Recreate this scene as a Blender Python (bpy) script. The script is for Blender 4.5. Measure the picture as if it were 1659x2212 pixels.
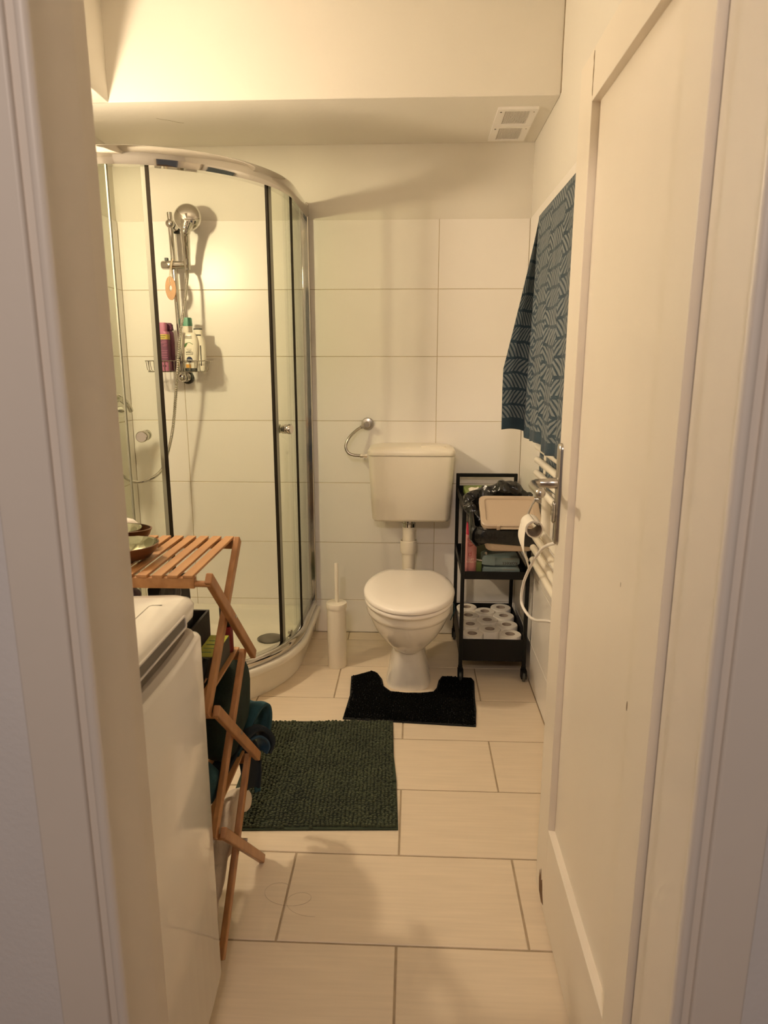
import bpy, math, random
import numpy as np
from mathutils import Matrix, Vector, noise

random.seed(7)
PI = math.pi
for o in list(bpy.data.objects):
    bpy.data.objects.remove(o)
scene = bpy.context.scene
C = scene.collection

# ------------------------------------------------------------------ camera
D = 3.2365            # face of the back wall tiles
XR = 0.51             # face of the right wall tiles
XL = -1.36            # face of the left wall tiles
ZS = 2.28             # underside of the boxed beam
YB = 2.71             # front of the boxed beam
CEIL = 2.66
CAM_H, PITCH, YAW, ROLL, FPX = 1.3435, 0.2169, 0.0436, 0.0006, 1460.99

cam_data = bpy.data.cameras.new('camera')
cam = bpy.data.objects.new('camera', cam_data)
C.objects.link(cam)
cp, sp, cy_, sy_ = math.cos(PITCH), math.sin(PITCH), math.cos(YAW), math.sin(YAW)
fwd = Vector((-sy_ * cp, cy_ * cp, -sp))
rgt = Vector((cy_, sy_, 0))
up = rgt.cross(fwd)
r2 = rgt * math.cos(ROLL) + up * math.sin(ROLL)
u2 = -rgt * math.sin(ROLL) + up * math.cos(ROLL)
mw = Matrix.Identity(4)
for i in range(3):
    mw[i][0], mw[i][1], mw[i][2] = r2[i], u2[i], -fwd[i]
mw[2][3] = CAM_H
cam.matrix_world = mw
cam_data.sensor_fit = 'VERTICAL'
cam_data.sensor_height = 36.0
cam_data.lens = FPX / 2212 * 36.0
cam_data.clip_start = 0.05
cam_data.dof.use_dof = True
cam_data.dof.focus_distance = 2.9
cam_data.dof.aperture_fstop = 8.0
scene.camera = cam

# ------------------------------------------------------------------ light
LAMP = (-1.29, 2.03, 1.875)
LAMP_COL = (1.0, 0.80, 0.545)
LAMP_STRENGTH = 570.0
HALL_COL = (1.0, 0.81, 0.68)
HALL_POWER = 84.0
world = bpy.data.worlds.new('world')
scene.world = world
world.use_nodes = True
world.node_tree.nodes['Background'].inputs[0].default_value = (0.70, 0.62, 0.58, 1)
world.node_tree.nodes['Background'].inputs[1].default_value = 0.14
hl = bpy.data.lights.new('hall_lamp', 'POINT')
hl.energy = HALL_POWER
hl.color = HALL_COL
hl.shadow_soft_size = 0.14
hlo = bpy.data.objects.new('hall_lamp', hl)
hlo.location = (-0.2, -1.1, 2.45)
C.objects.link(hlo)

vs = scene.view_settings
scene.display_settings.display_device = 'sRGB'
vs.view_transform = 'Standard'
vs.look = 'None'
vs.exposure = 0.0
vs.gamma = 1.0
vs.use_curve_mapping = False
scene.cycles.max_bounces = 9
scene.cycles.diffuse_bounces = 8
scene.cycles.glossy_bounces = 3
scene.cycles.transparent_max_bounces = 16
scene.cycles.use_adaptive_sampling = True
scene.cycles.adaptive_threshold = 0.1
scene.cycles.adaptive_min_samples = 16
scene.cycles.use_light_tree = False
scene.cycles.sample_clamp_indirect = 6.0
scene.cycles.caustics_reflective = False
scene.cycles.caustics_refractive = False
scene.cycles.use_denoising = True


# ------------------------------------------------------------------ materials
def mat(name, col, rough=0.5, metal=0.0, var=0.0, vscale=8.0, stretch=(1, 1, 1), col2=None,
        bump=0.0, bscale=60.0, spec=0.5, coat=0.0, sheen=0.0, objrand=0.0):
    m = bpy.data.materials.new(name)
    m.use_nodes = True
    nt = m.node_tree
    N, L = nt.nodes, nt.links
    b = N['Principled BSDF']
    b.inputs['Base Color'].default_value = (*col, 1)
    b.inputs['Roughness'].default_value = rough
    b.inputs['Metallic'].default_value = metal
    b.inputs['Specular IOR Level'].default_value = spec
    b.inputs['Coat Weight'].default_value = coat
    b.inputs['Sheen Weight'].default_value = sheen
    tc = N.new('ShaderNodeTexCoord')
    src = None
    if var > 0 or col2:
        mp = N.new('ShaderNodeMapping')
        mp.inputs['Scale'].default_value = stretch
        L.new(tc.outputs['Object'], mp.inputs[0])
        nz = N.new('ShaderNodeTexNoise')
        nz.inputs['Scale'].default_value = vscale
        nz.inputs['Detail'].default_value = 5
        L.new(mp.outputs[0], nz.inputs['Vector'])
        rp = N.new('ShaderNodeValToRGB')
        rp.color_ramp.elements[0].position = 0.3
        rp.color_ramp.elements[1].position = 0.7
        c2 = col2 if col2 else tuple(max(0, c * (1 - var)) for c in col)
        rp.color_ramp.elements[0].color = (*c2, 1)
        rp.color_ramp.elements[1].color = (*col, 1)
        L.new(nz.outputs['Fac'], rp.inputs['Fac'])
        src = rp.outputs['Color']
    if objrand > 0:
        oi = N.new('ShaderNodeObjectInfo')
        mr = N.new('ShaderNodeMapRange')
        mr.inputs['To Min'].default_value = 1 - objrand
        mr.inputs['To Max'].default_value = 1 + objrand
        L.new(oi.outputs['Random'], mr.inputs['Value'])
        hs = N.new('ShaderNodeHueSaturation')
        L.new(mr.outputs[0], hs.inputs['Value'])
        if src:
            L.new(src, hs.inputs['Color'])
        else:
            hs.inputs['Color'].default_value = (*col, 1)
        src = hs.outputs['Color']
    if src:
        L.new(src, b.inputs['Base Color'])
    if bump > 0:
        n2 = N.new('ShaderNodeTexNoise')
        n2.inputs['Scale'].default_value = bscale
        n2.inputs['Detail'].default_value = 3
        L.new(tc.outputs['Object'], n2.inputs['Vector'])
        bp = N.new('ShaderNodeBump')
        bp.inputs['Strength'].default_value = bump
        bp.inputs['Distance'].default_value = 0.002
        L.new(n2.outputs['Fac'], bp.inputs['Height'])
        L.new(bp.outputs[0], b.inputs['Normal'])
    return m


def glass_mat(name, tint, ior=1.45, gloss=0.02):
    m = bpy.data.materials.new(name)
    m.use_nodes = True
    nt = m.node_tree
    N, L = nt.nodes, nt.links
    N.remove(N['Principled BSDF'])
    t = N.new('ShaderNodeBsdfTransparent')
    t.inputs[0].default_value = (*tint, 1)
    g = N.new('ShaderNodeBsdfGlossy')
    g.inputs['Roughness'].default_value = gloss
    lw = N.new('ShaderNodeLayerWeight')
    lw.inputs[0].default_value = 0.5
    pw = N.new('ShaderNodeMath')
    pw.operation = 'POWER'
    pw.inputs[1].default_value = 5.0
    L.new(lw.outputs['Facing'], pw.inputs[0])
    fr = N.new('ShaderNodeMath')
    fr.operation = 'MULTIPLY_ADD'
    f0 = ((ior - 1) / (ior + 1)) ** 2
    fr.inputs[1].default_value = 0.75
    fr.inputs[2].default_value = f0
    L.new(pw.outputs[0], fr.inputs[0])
    mx = N.new('ShaderNodeMixShader')
    L.new(fr.outputs[0], mx.inputs[0])
    L.new(t.outputs[0], mx.inputs[1])
    L.new(g.outputs[0], mx.inputs[2])
    L.new(mx.outputs[0], N['Material Output'].inputs[0])
    return m


def emit_mat(name, col, s):
    m = bpy.data.materials.new(name)
    m.use_nodes = True
    b = m.node_tree.nodes['Principled BSDF']
    b.inputs['Base Color'].default_value = (0.9, 0.9, 0.88, 1)
    b.inputs['Emission Color'].default_value = (*col, 1)
    b.inputs['Emission Strength'].default_value = s
    return m


def towel_mat(name):
    """dark teal towel woven with a leafy herringbone, laid out in the cloth's own UV metres"""
    m = bpy.data.materials.new(name)
    m.use_nodes = True
    nt = m.node_tree
    N, L = nt.nodes, nt.links
    b = N['Principled BSDF']
    b.inputs['Roughness'].default_value = 0.95
    b.inputs['Sheen Weight'].default_value = 0.15
    uv = N.new('ShaderNodeUVMap')
    uv.uv_map = 'UVMap'
    sx = N.new('ShaderNodeSeparateXYZ')
    L.new(uv.outputs[0], sx.inputs[0])

    def M(op, a, bb=None, c=None):
        n = N.new('ShaderNodeMath')
        n.operation = op
        for i, v in enumerate((a, bb, c)):
            if v is None:
                continue
            if isinstance(v, (int, float)):
                n.inputs[i].default_value = v
            else:
                L.new(v, n.inputs[i])
        return n.outputs[0]
    U, V = sx.outputs[0], sx.outputs[1]
    tcn = N.new('ShaderNodeTexNoise')
    tcn.inputs['Scale'].default_value = 14
    L.new(uv.outputs[0], tcn.inputs['Vector'])
    wob = M('MULTIPLY', M('SUBTRACT', tcn.outputs['Fac'], 0.5), 0.016)
    U2 = M('ADD', U, wob)
    V2 = M('ADD', V, wob)
    colf = M('DIVIDE', U2, 0.19)
    cpar = M('MODULO', M('FLOOR', colf), 2.0)
    row = M('ADD', M('DIVIDE', V2, 0.052), M('MULTIPLY', cpar, 0.35))
    rf = M('FRACT', row)
    par = M('MODULO', M('ADD', M('FLOOR', row), cpar), 2.0)
    sgn = M('SUBTRACT', M('MULTIPLY', par, 2.0), 1.0)
    bow = M('MULTIPLY', M('MULTIPLY', rf, rf), 0.018)
    t = M('DIVIDE', M('ADD', U2, M('MULTIPLY', sgn, M('ADD', M('MULTIPLY', rf, 0.045), bow))), 0.025)
    st = M('FRACT', t)
    stripe = M('MULTIPLY', M('GREATER_THAN', st, 0.42), M('LESS_THAN', st, 0.97))
    band = M('MULTIPLY', M('GREATER_THAN', rf, 0.1), M('LESS_THAN', rf, 0.93))
    hem = M('GREATER_THAN', V, 0.035)
    fac = M('MULTIPLY', M('MULTIPLY', stripe, band), hem)
    mx = N.new('ShaderNodeMix')
    mx.data_type = 'RGBA'
    mx.inputs[6].default_value = (0.018, 0.042, 0.062, 1)
    mx.inputs[7].default_value = (0.165, 0.185, 0.19, 1)
    L.new(fac, mx.inputs[0])
    L.new(mx.outputs[2], b.inputs['Base Color'])
    bp = N.new('ShaderNodeBump')
    bp.inputs['Strength'].default_value = 0.5
    bp.inputs['Distance'].default_value = 0.003
    n2 = N.new('ShaderNodeTexNoise')
    n2.inputs['Scale'].default_value = 300
    L.new(uv.outputs[0], n2.inputs['Vector'])
    L.new(M('ADD', fac, n2.outputs['Fac']), bp.inputs['Height'])
    L.new(bp.outputs[0], b.inputs['Normal'])
    return m


MT = dict(
    plaster=mat('painted plaster', (0.78, 0.745, 0.68), 0.85, var=0.05, vscale=1.6, bump=0.25, bscale=40),
    hallwall=mat('hall wall paint', (0.70, 0.68, 0.68), 0.8, var=0.05, vscale=6, bump=0.3, bscale=120),
    tile=mat('cream glazed wall tile', (0.885, 0.85, 0.81), 0.30, var=0.03, vscale=2.0, objrand=0.02),
    grout=mat('wall grout', (0.56, 0.47, 0.33), 0.9, var=0.2, vscale=20),
    ftile=mat('beige floor tile', (0.74, 0.63, 0.485), 0.42, var=0.09, vscale=4, stretch=(1.2, 1, 26), objrand=0.025),
    fgrout=mat('floor grout', (0.42, 0.33, 0.225), 0.9, var=0.25, vscale=25),
    paint=mat('aged white door paint', (0.80, 0.735, 0.64), 0.38, var=0.06, vscale=3, stretch=(1, 1, 0.4), bump=0.12, bscale=30),
    frame=mat('aged white frame paint', (0.76, 0.70, 0.635), 0.45, var=0.08, vscale=5, stretch=(1, 1, 0.3), bump=0.15, bscale=40),
    chip=mat('bare splintered wood', (0.20, 0.11, 0.055), 0.9, var=0.5, vscale=60),
    crack=mat('plaster crack', (0.30, 0.22, 0.13), 1.0),
    ceramic=mat('white sanitary ceramic', (0.84, 0.80, 0.73), 0.08, coat=0.3),
    plastic=mat('cream plastic', (0.80, 0.745, 0.63), 0.3),
    seat=mat('white toilet seat plastic', (0.88, 0.83, 0.77), 0.16),
    acrylic=mat('white shower tray acrylic', (0.84, 0.80, 0.71), 0.16),
    chrome=mat('polished chrome', (0.60, 0.575, 0.53), 0.07, 1.0),
    satin=mat('satin nickel', (0.50, 0.47, 0.43), 0.28, 1.0),
    steel=mat('brushed aluminium', (0.55, 0.53, 0.50), 0.22, 1.0),
    wire=mat('stainless wire', (0.42, 0.39, 0.34), 0.25, 1.0),
    glass=glass_mat('shower glass', (0.95, 0.965, 0.925)),
    seal=mat('dark seal strip', (0.02, 0.015, 0.009), 0.6, spec=0.15),
    edge=mat('glass edge', (0.30, 0.30, 0.24), 0.2),
    rubber=mat('dark grey plastic', (0.05, 0.052, 0.045), 0.45),
    black=mat('black powder coat', (0.007, 0.007, 0.006), 0.5, bump=0.1, bscale=300, spec=0.25),
    bag=mat('black bin bag film', (0.010, 0.010, 0.009), 0.22, bump=0.9, bscale=55),
    bin=mat('beige bin plastic', (0.50, 0.40, 0.295), 0.4),
    paper=mat('white tissue paper', (0.87, 0.82, 0.74), 0.95, bump=0.3, bscale=150),
    card=mat('cardboard core', (0.42, 0.34, 0.27), 0.9),
    white=mat('white enamel', (0.86, 0.83, 0.78), 0.18, coat=0.4),
    whiteplas=mat('white plastic', (0.84, 0.81, 0.78), 0.28),
    greyplas=mat('grey plastic deck', (0.52, 0.48, 0.44), 0.3),
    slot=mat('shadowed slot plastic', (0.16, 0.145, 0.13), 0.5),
    rad=mat('radiator enamel', (0.86, 0.81, 0.70), 0.25),
    bamboo=mat('bamboo', (0.50, 0.26, 0.105), 0.42, col2=(0.36, 0.165, 0.06), vscale=7, stretch=(7, 1.0, 7)),
    bamboov=mat('bamboo leg', (0.47, 0.235, 0.095), 0.42, col2=(0.33, 0.15, 0.055), vscale=9, stretch=(6, 3, 1)),
    darkwood=mat('dark bowl wood', (0.16, 0.062, 0.022), 0.35, var=0.5, vscale=20, stretch=(1, 1, 5)),
    woodring=mat('pale wood ring', (0.62, 0.36, 0.20), 0.6, var=0.15, vscale=30),
    cord=mat('pale cord', (0.70, 0.58, 0.42), 0.9),
    greenmat=mat('green chenille', (0.056, 0.070, 0.033), 0.9, var=0.35, vscale=9, sheen=0.15),
    greenbase=mat('green mat backing', (0.030, 0.042, 0.022), 0.95),
    blackmat=mat('black chenille', (0.0035, 0.0036, 0.003), 0.95, var=0.2, vscale=9, spec=0.1),
    blackbase=mat('black mat backing', (0.004, 0.004, 0.0035), 1.0),
    towel=towel_mat('leaf patterned towel'),
    gtowel=mat('dark green terry', (0.010, 0.026, 0.018), 0.98, var=0.35, vscale=40, bump=1.0, bscale=260),
    teal=mat('teal cloth', (0.012, 0.065, 0.085), 0.9, var=0.4, vscale=30, bump=0.6, bscale=200),
    navy=mat('navy cloth', (0.008, 0.014, 0.020), 0.95, bump=0.6, bscale=200),
    blue=mat('blue lining cloth', (0.010, 0.045, 0.085), 0.85, bump=0.4, bscale=200),
    wcloth=mat('off white cloth', (0.66, 0.57, 0.47), 0.95, bump=0.8, bscale=120),
    darkbag=mat('black laundry cloth', (0.008, 0.009, 0.008), 0.9, bump=0.6, bscale=90),
    felt=mat('charcoal felt', (0.045, 0.042, 0.036), 0.95, bump=0.3, bscale=150),
    carton=mat('dark carton', (0.055, 0.055, 0.045), 0.6),
    yellow=mat('yellow green label', (0.42, 0.43, 0.035), 0.55, var=0.15, vscale=50),
    red=mat('red cap', (0.20, 0.012, 0.016), 0.35),
    brown=mat('brown bottle', (0.17, 0.075, 0.025), 0.15, var=0.3, vscale=15),
    purple=mat('purple grey plastic', (0.075, 0.06, 0.105), 0.2),
    clear=glass_mat('clear film', (0.86, 0.84, 0.82), 1.7, 0.12),
    bluep=mat('deep blue plastic', (0.008, 0.012, 0.085), 0.35),
    pink=mat('pink bottle', (0.46, 0.16, 0.26), 0.32),
    plum=mat('plum label', (0.17, 0.045, 0.10), 0.5, var=0.2, vscale=60),
    pinkcan=mat('pink can', (0.62, 0.26, 0.25), 0.3, var=0.1, vscale=12),
    cerise=mat('cerise cap', (0.42, 0.02, 0.06), 0.35),
    bottle=mat('ivory bottle', (0.82, 0.77, 0.66), 0.25),
    mint=mat('mint cap', (0.13, 0.36, 0.25), 0.35),
    label=mat('yellow bottle label', (0.55, 0.42, 0.08), 0.5),
    orange=mat('orange print', (0.72, 0.36, 0.06), 0.5),
    ink=mat('dark print', (0.05, 0.045, 0.04), 0.6),
    greyink=mat('grey print', (0.28, 0.24, 0.19), 0.6),
    redink=mat('red print', (0.35, 0.02, 0.03), 0.6),
    pinkink=mat('pale print', (0.80, 0.60, 0.52), 0.6),
    greenink=mat('green print', (0.08, 0.17, 0.05), 0.6),
    navyink=mat('navy print', (0.008, 0.014, 0.06), 0.45),
    whiteink=mat('white print', (0.85, 0.85, 0.82), 0.5),
    tissue=mat('pale blue film pack', (0.19, 0.25, 0.25), 0.3, var=0.2, vscale=25, bump=0.5, bscale=60),
    greenplas=mat('green plastic', (0.20, 0.27, 0.07), 0.4),
    pearl=None, globe=emit_mat('lit opal globe', LAMP_COL, LAMP_STRENGTH),
    hair=mat('hair', (0.10, 0.05, 0.02), 0.6),
)


def pearl_mat():
    m = mat('mother of pearl', (0.55, 0.55, 0.42), 0.12, 0.75, bump=0.8, bscale=40)
    nt = m.node_tree
    N, L = nt.nodes, nt.links
    tc = N.new('ShaderNodeTexCoord')
    v = N.new('ShaderNodeTexVoronoi')
    v.inputs['Scale'].default_value = 38
    L.new(tc.outputs['Object'], v.inputs['Vector'])
    rp = N.new('ShaderNodeValToRGB')
    rp.color_ramp.elements[0].color = (0.15, 0.16, 0.075, 1)
    rp.color_ramp.elements[1].color = (0.66, 0.68, 0.47, 1)
    L.new(v.outputs['Color'], rp.inputs['Fac'])
    L.new(rp.outputs['Color'], N['Principled BSDF'].inputs['Base Color'])
    return m


MT['pearl'] = pearl_mat()


# ------------------------------------------------------------------ mesh helpers
class MB:
    def __init__(self):
        self.v, self.f, self.uv = [], [], None

    def add(self, vs_, fs):
        n = len(self.v)
        self.v += [tuple(p) for p in vs_]
        self.f += [tuple(i + n for i in q) for q in fs]
        return self

    def box(self, x0, x1, y0, y1, z0, z1):
        v = [(x, y, z) for z in (z0, z1) for y in (y0, y1) for x in (x0, x1)]
        return self.add(v, [(0, 2, 3, 1), (4, 5, 7, 6), (0, 1, 5, 4), (2, 6, 7, 3), (0, 4, 6, 2), (1, 3, 7, 5)])

    def obox(self, c, ax, ay, az):
        c, ax, ay, az = Vector(c), Vector(ax), Vector(ay), Vector(az)
        v = [c + ax * i + ay * j + az * k for k in (-1, 1) for j in (-1, 1) for i in (-1, 1)]
        return self.add(v, [(0, 2, 3, 1), (4, 5, 7, 6), (0, 1, 5, 4), (2, 6, 7, 3), (0, 4, 6, 2), (1, 3, 7, 5)])

    def bar(self, p, q, w, h, side=(1, 0, 0)):
        p, q = Vector(p), Vector(q)
        d = (q - p)
        L = d.length
        d.normalize()
        s = Vector(side)
        s = (s - d * s.dot(d)).normalized()
        t = d.cross(s)
        return self.obox((p + q) / 2, s * w / 2, t * h / 2, d * L / 2)

    def loft(self, rings, cap0=True, cap1=True, closed=True):
        n = len(rings[0])
        vv = [p for r in rings for p in r]
        ff = []
        m = n if closed else n - 1
        for i in range(len(rings) - 1):
            for j in range(m):
                a, b = i * n + j, i * n + (j + 1) % n
                ff.append((a, b, b + n, a + n))
        if cap0:
            ff.append(tuple(reversed(range(n))))
        if cap1:
            ff.append(tuple(range((len(rings) - 1) * n, len(rings) * n)))
        return self.add(vv, ff)

    def tube(self, pts, r, n=10, caps=True):
        P = [Vector(p) for p in pts]
        R = r if isinstance(r, (list, tuple)) else [r] * len(P)
        rings = []
        t0 = (P[1] - P[0]).normalized()
        nrm = t0.orthogonal().normalized()
        for i, p in enumerate(P):
            a = P[max(i - 1, 0)]
            b = P[min(i + 1, len(P) - 1)]
            t = (b - a).normalized()
            nrm = (nrm - t * nrm.dot(t)).normalized()
            bn = t.cross(nrm)
            rings.append([p + (nrm * math.cos(k * 2 * PI / n) + bn * math.sin(k * 2 * PI / n)) * R[i] for k in range(n)])
        return self.loft(rings, caps, caps)

    def lathe(self, prof, c=(0, 0, 0), n=32, axis=(0, 0, 1), caps=True):
        c, a = Vector(c), Vector(axis).normalized()
        s = Vector((1, 0, 0)) if abs(a.x) < 0.9 else Vector((0, 1, 0))
        s = (s - a * s.dot(a)).normalized()
        t = a.cross(s)
        rings = [[c + a * h + (s * math.cos(k * 2 * PI / n) + t * math.sin(k * 2 * PI / n)) * max(r, 1e-5) for k in range(n)] for r, h in prof]
        return self.loft(rings, caps, caps)

    def grid(self, fn, nu, nv, uvfn=None):
        vv = [fn(i / nu, j / nv) for j in range(nv + 1) for i in range(nu + 1)]
        ff = [(j * (nu + 1) + i, j * (nu + 1) + i + 1, (j + 1) * (nu + 1) + i + 1, (j + 1) * (nu + 1) + i) for j in range(nv) for i in range(nu)]
        if uvfn:
            self.uv = [uvfn(i / nu, j / nv) for j in range(nv + 1) for i in range(nu + 1)]
        return self.add(vv, ff)

    def sphere(self, c, r, n=20, sc=(1, 1, 1)):
        m = max(6, n // 2)
        rings = []
        for i in range(m + 1):
            a = -PI / 2 + PI * i / m
            rr = max(math.cos(a), 1e-4)
            rings.append([(c[0] + r * sc[0] * rr * math.cos(2 * PI * k / n), c[1] + r * sc[1] * rr * math.sin(2 * PI * k / n), c[2] + r * sc[2] * math.sin(a)) for k in range(n)])
        return self.loft(rings)

    def prism(self, outline, z0, z1):
        return self.loft([[(x, y, z0) for x, y in outline], [(x, y, z1) for x, y in outline]])


def rrect(x0, x1, y0, y1, r, n=5):
    out = []
    for cx, cy, a0 in ((x1 - r, y0 + r, -PI / 2), (x1 - r, y1 - r, 0), (x0 + r, y1 - r, PI / 2), (x0 + r, y0 + r, PI)):
        for k in range(n + 1):
            a = a0 + k * PI / 2 / n
            out.append((cx + r * math.cos(a), cy + r * math.sin(a)))
    return out


def spline(pts, n=10):
    """Catmull-Rom through the points"""
    P = [Vector(p) for p in pts]
    P = [P[0] * 2 - P[1]] + P + [P[-1] * 2 - P[-2]]
    out = []
    for i in range(1, len(P) - 2):
        for k in range(n):
            t = k / n
            a, b, c, d = P[i - 1], P[i], P[i + 1], P[i + 2]
            out.append(0.5 * ((2 * b) + (c - a) * t + (2 * a - 5 * b + 4 * c - d) * t * t + (3 * b - a - 3 * c + d) * t ** 3))
    out.append(P[-2])
    return out


WORLD = {}


def build(name, mb, m, parent=None, bev=0.0, smooth=35, solid=0.0, sub=0, seg=2):
    """one mesh object; its origin sits at the base centre of its own shape"""
    V = np.array([tuple(p) for p in mb.v], dtype=float)
    lo, hi = V.min(0), V.max(0)
    c = np.array([(lo[0] + hi[0]) / 2, (lo[1] + hi[1]) / 2, lo[2]])
    me = bpy.data.meshes.new(name)
    me.from_pydata((V - c).tolist(), [], mb.f)
    if mb.uv:
        uvl = me.uv_layers.new(name='UVMap')
        for lp in me.loops:
            uvl.data[lp.index].uv = mb.uv[lp.vertex_index]
    me.validate()
    if smooth or bev > 0:
        me.polygons.foreach_set('use_smooth', [True] * len(me.polygons))
        if not bev:
            me.set_sharp_from_angle(angle=math.radians(smooth))
    me.update()
    me.materials.append(MT[m] if isinstance(m, str) else m)
    o = bpy.data.objects.new(name, me)
    C.objects.link(o)
    w = Vector(c)
    WORLD[o.name] = w
    if parent is not None:
        o.parent = parent
        o.location = w - WORLD[parent.name]
    else:
        o.location = w
    if solid:
        md = o.modifiers.new('thickness', 'SOLIDIFY')
        md.thickness = solid
        md.offset = 0
    if bev > 0:
        md = o.modifiers.new('bevel', 'BEVEL')
        md.width = bev
        md.segments = seg
        md.limit_method = 'ANGLE'
        md.angle_limit = math.radians(40)
        md.harden_normals = True
    if sub:
        md = o.modifiers.new('smooth', 'SUBSURF')
        md.levels = sub
        md.render_levels = sub
    return o


def tag(o, label=None, cat=None, group=None, kind=None):
    if label:
        o['label'] = label
    if cat:
        o['category'] = cat
    if group:
        o['group'] = group
    if kind:
        o['kind'] = kind
    return o


def thing(name, loc, label, cat, group=None, kind=None):
    o = bpy.data.objects.new(name, None)
    o.empty_display_size = 0.05
    C.objects.link(o)
    o.location = loc
    WORLD[o.name] = Vector(loc)
    return tag(o, label, cat, group, kind)


def text_part(txt, size, loc, m, parent, flip=False, bend=None, name='lettering', rz=0.0, align='CENTER', thick=0.0003):
    """flat lettering facing the front (-Y); flip stands it on its head; bend=(cx,cy,r) wraps it on a cylinder"""
    cu = bpy.data.curves.new('t', 'FONT')
    cu.body = txt
    cu.size = size
    cu.align_x = align
    cu.align_y = 'CENTER'
    cu.extrude = thick / 2
    to = bpy.data.objects.new('t', cu)
    C.objects.link(to)
    bpy.context.view_layer.update()
    me = bpy.data.meshes.new_from_object(to.evaluated_get(bpy.context.evaluated_depsgraph_get()))
    vv = np.array([tuple(v.co) for v in me.vertices])
    ff = [tuple(p.vertices) for p in me.polygons]
    bpy.data.objects.remove(to)
    bpy.data.curves.remove(cu)
    bpy.data.meshes.remove(me)
    if len(vv) == 0:
        return None
    X, Z, Y = vv[:, 0].copy(), vv[:, 1].copy(), -vv[:, 2].copy()
    if flip:
        X, Z = -X, -Z
    if bend:
        cx, cy, r = bend
        a = X / r + (loc[0] - cx) / r
        W = np.stack([cx + (r - Y) * np.sin(a), cy - (r - Y) * np.cos(a), Z + loc[2]], 1)
    else:
        c_, s_ = math.cos(rz), math.sin(rz)
        W = np.stack([X * c_ - Y * s_ + loc[0], X * s_ + Y * c_ + loc[1], Z + loc[2]], 1)
    mb = MB()
    mb.add(W.tolist(), ff)
    return build(name, mb, m, parent, smooth=0)


# ------------------------------------------------------------------ tiles
TILE_CACHE = {}


def tile_mesh(w, h, t, m, ch=0.0012):
    k = (round(w, 4), round(h, 4), round(t, 4), m)
    if k in TILE_CACHE:
        return TILE_CACHE[k]
    a, b = w / 2, h / 2
    v = []
    for y, i in ((t, 0), (ch, 0), (0, ch)):
        v += [(-a + i, y, -b + i), (a - i, y, -b + i), (a - i, y, b - i), (-a + i, y, b - i)]
    f = [(3, 2, 1, 0)]
    f = [(0, 3, 2, 1)]
    for s in (0, 4):
        for j in range(4):
            f.append((s + j, s + (j + 1) % 4, s + 4 + (j + 1) % 4, s + 4 + j))
    f.append((8, 9, 10, 11))
    me = bpy.data.meshes.new('tile')
    me.from_pydata(v, [], f)
    me.materials.append(MT[m])
    me.update()
    TILE_CACHE[k] = me
    return me


def lay(parent, us, vs2, place, rot, t, m, gap):
    """a tile between every pair of neighbouring joints"""
    for (u0, u1) in zip(us[:-1], us[1:]):
        for (v0, v1) in zip(vs2[:-1], vs2[1:]):
            if u1 - u0 < 0.02 or v1 - v0 < 0.02:
                continue
            me = tile_mesh(u1 - u0 - gap, v1 - v0 - gap, t, m)
            o = bpy.data.objects.new('tile', me)
            C.objects.link(o)
            o.parent = parent
            o.location = Vector(place((u0 + u1) / 2, (v0 + v1) / 2)) - WORLD[parent.name]
            o.rotation_euler = rot


# ================================================================== THE ROOM
Z0 = 0.1728
ROWS = [0.0] + [Z0 + 0.3 * k for k in range(7)]
ZT = ROWS[-1]

wb = build('wall_back', MB().box(XL - 0.12, XR + 0.14, D + 0.004, D + 0.14, -0.05, CEIL + 0.05), 'plaster', smooth=0)
tag(wb, 'cream plastered back wall tiled up to head height', kind='structure')
build('grout', MB().box(XL, XR, D + 0.0014, D + 0.0045, 0, ZT - 0.001), 'grout', wb, smooth=0)
lay(wb, [XL, -1.094, -0.494, 0.106, XR], ROWS, lambda u, v: (u, D, v), (0, 0, 0), 0.004, 'tile', 0.0026)

wr = build('wall_right', MB().box(XR + 0.004, XR + 0.14, 0.715, D + 0.004, -0.05, CEIL + 0.05), 'plaster', smooth=0)
tag(wr, 'cream right wall with tiles below and plaster above', kind='structure')
build('grout', MB().box(XR + 0.0014, XR + 0.0045, 0.8, D, 0, ZT - 0.001), 'grout', wr, smooth=0)
lay(wr, [0.8, 0.92, 1.52, 2.12, 2.72, D], ROWS, lambda u, v: (XR, u, v), (0, 0, -PI / 2), 0.004, 'tile', 0.0026)
cr = MB()
pts = []
for k in range(30):
    t = k / 29
    pts.append((XR + 0.0035, YB - 0.004 - 0.012 * noise.noise((t * 4, 3.1, 0)) - 0.004 * noise.noise((t * 17, 1, 0)) - 0.004, ZS + 0.004 + t * 0.36))
cr.tube(pts, 0.0014, 5)
build('crack', cr, 'crack', wr)

wl = build('wall_left', MB().box(XL - 0.14, XL - 0.004, 0.715, D + 0.004, -0.05, CEIL + 0.05), 'plaster', smooth=0)
tag(wl, 'cream left wall behind the shower and washing machine', kind='structure')
build('grout', MB().box(XL - 0.0045, XL - 0.0014, 0.8, D, 0, ZT - 0.001), 'grout', wl, smooth=0)
lay(wl, [0.8, 0.836, 1.436, 2.036, 2.636, D], ROWS, lambda u, v: (XL, u, v), (0, 0, PI / 2), 0.004, 'tile', 0.0026)

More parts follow.
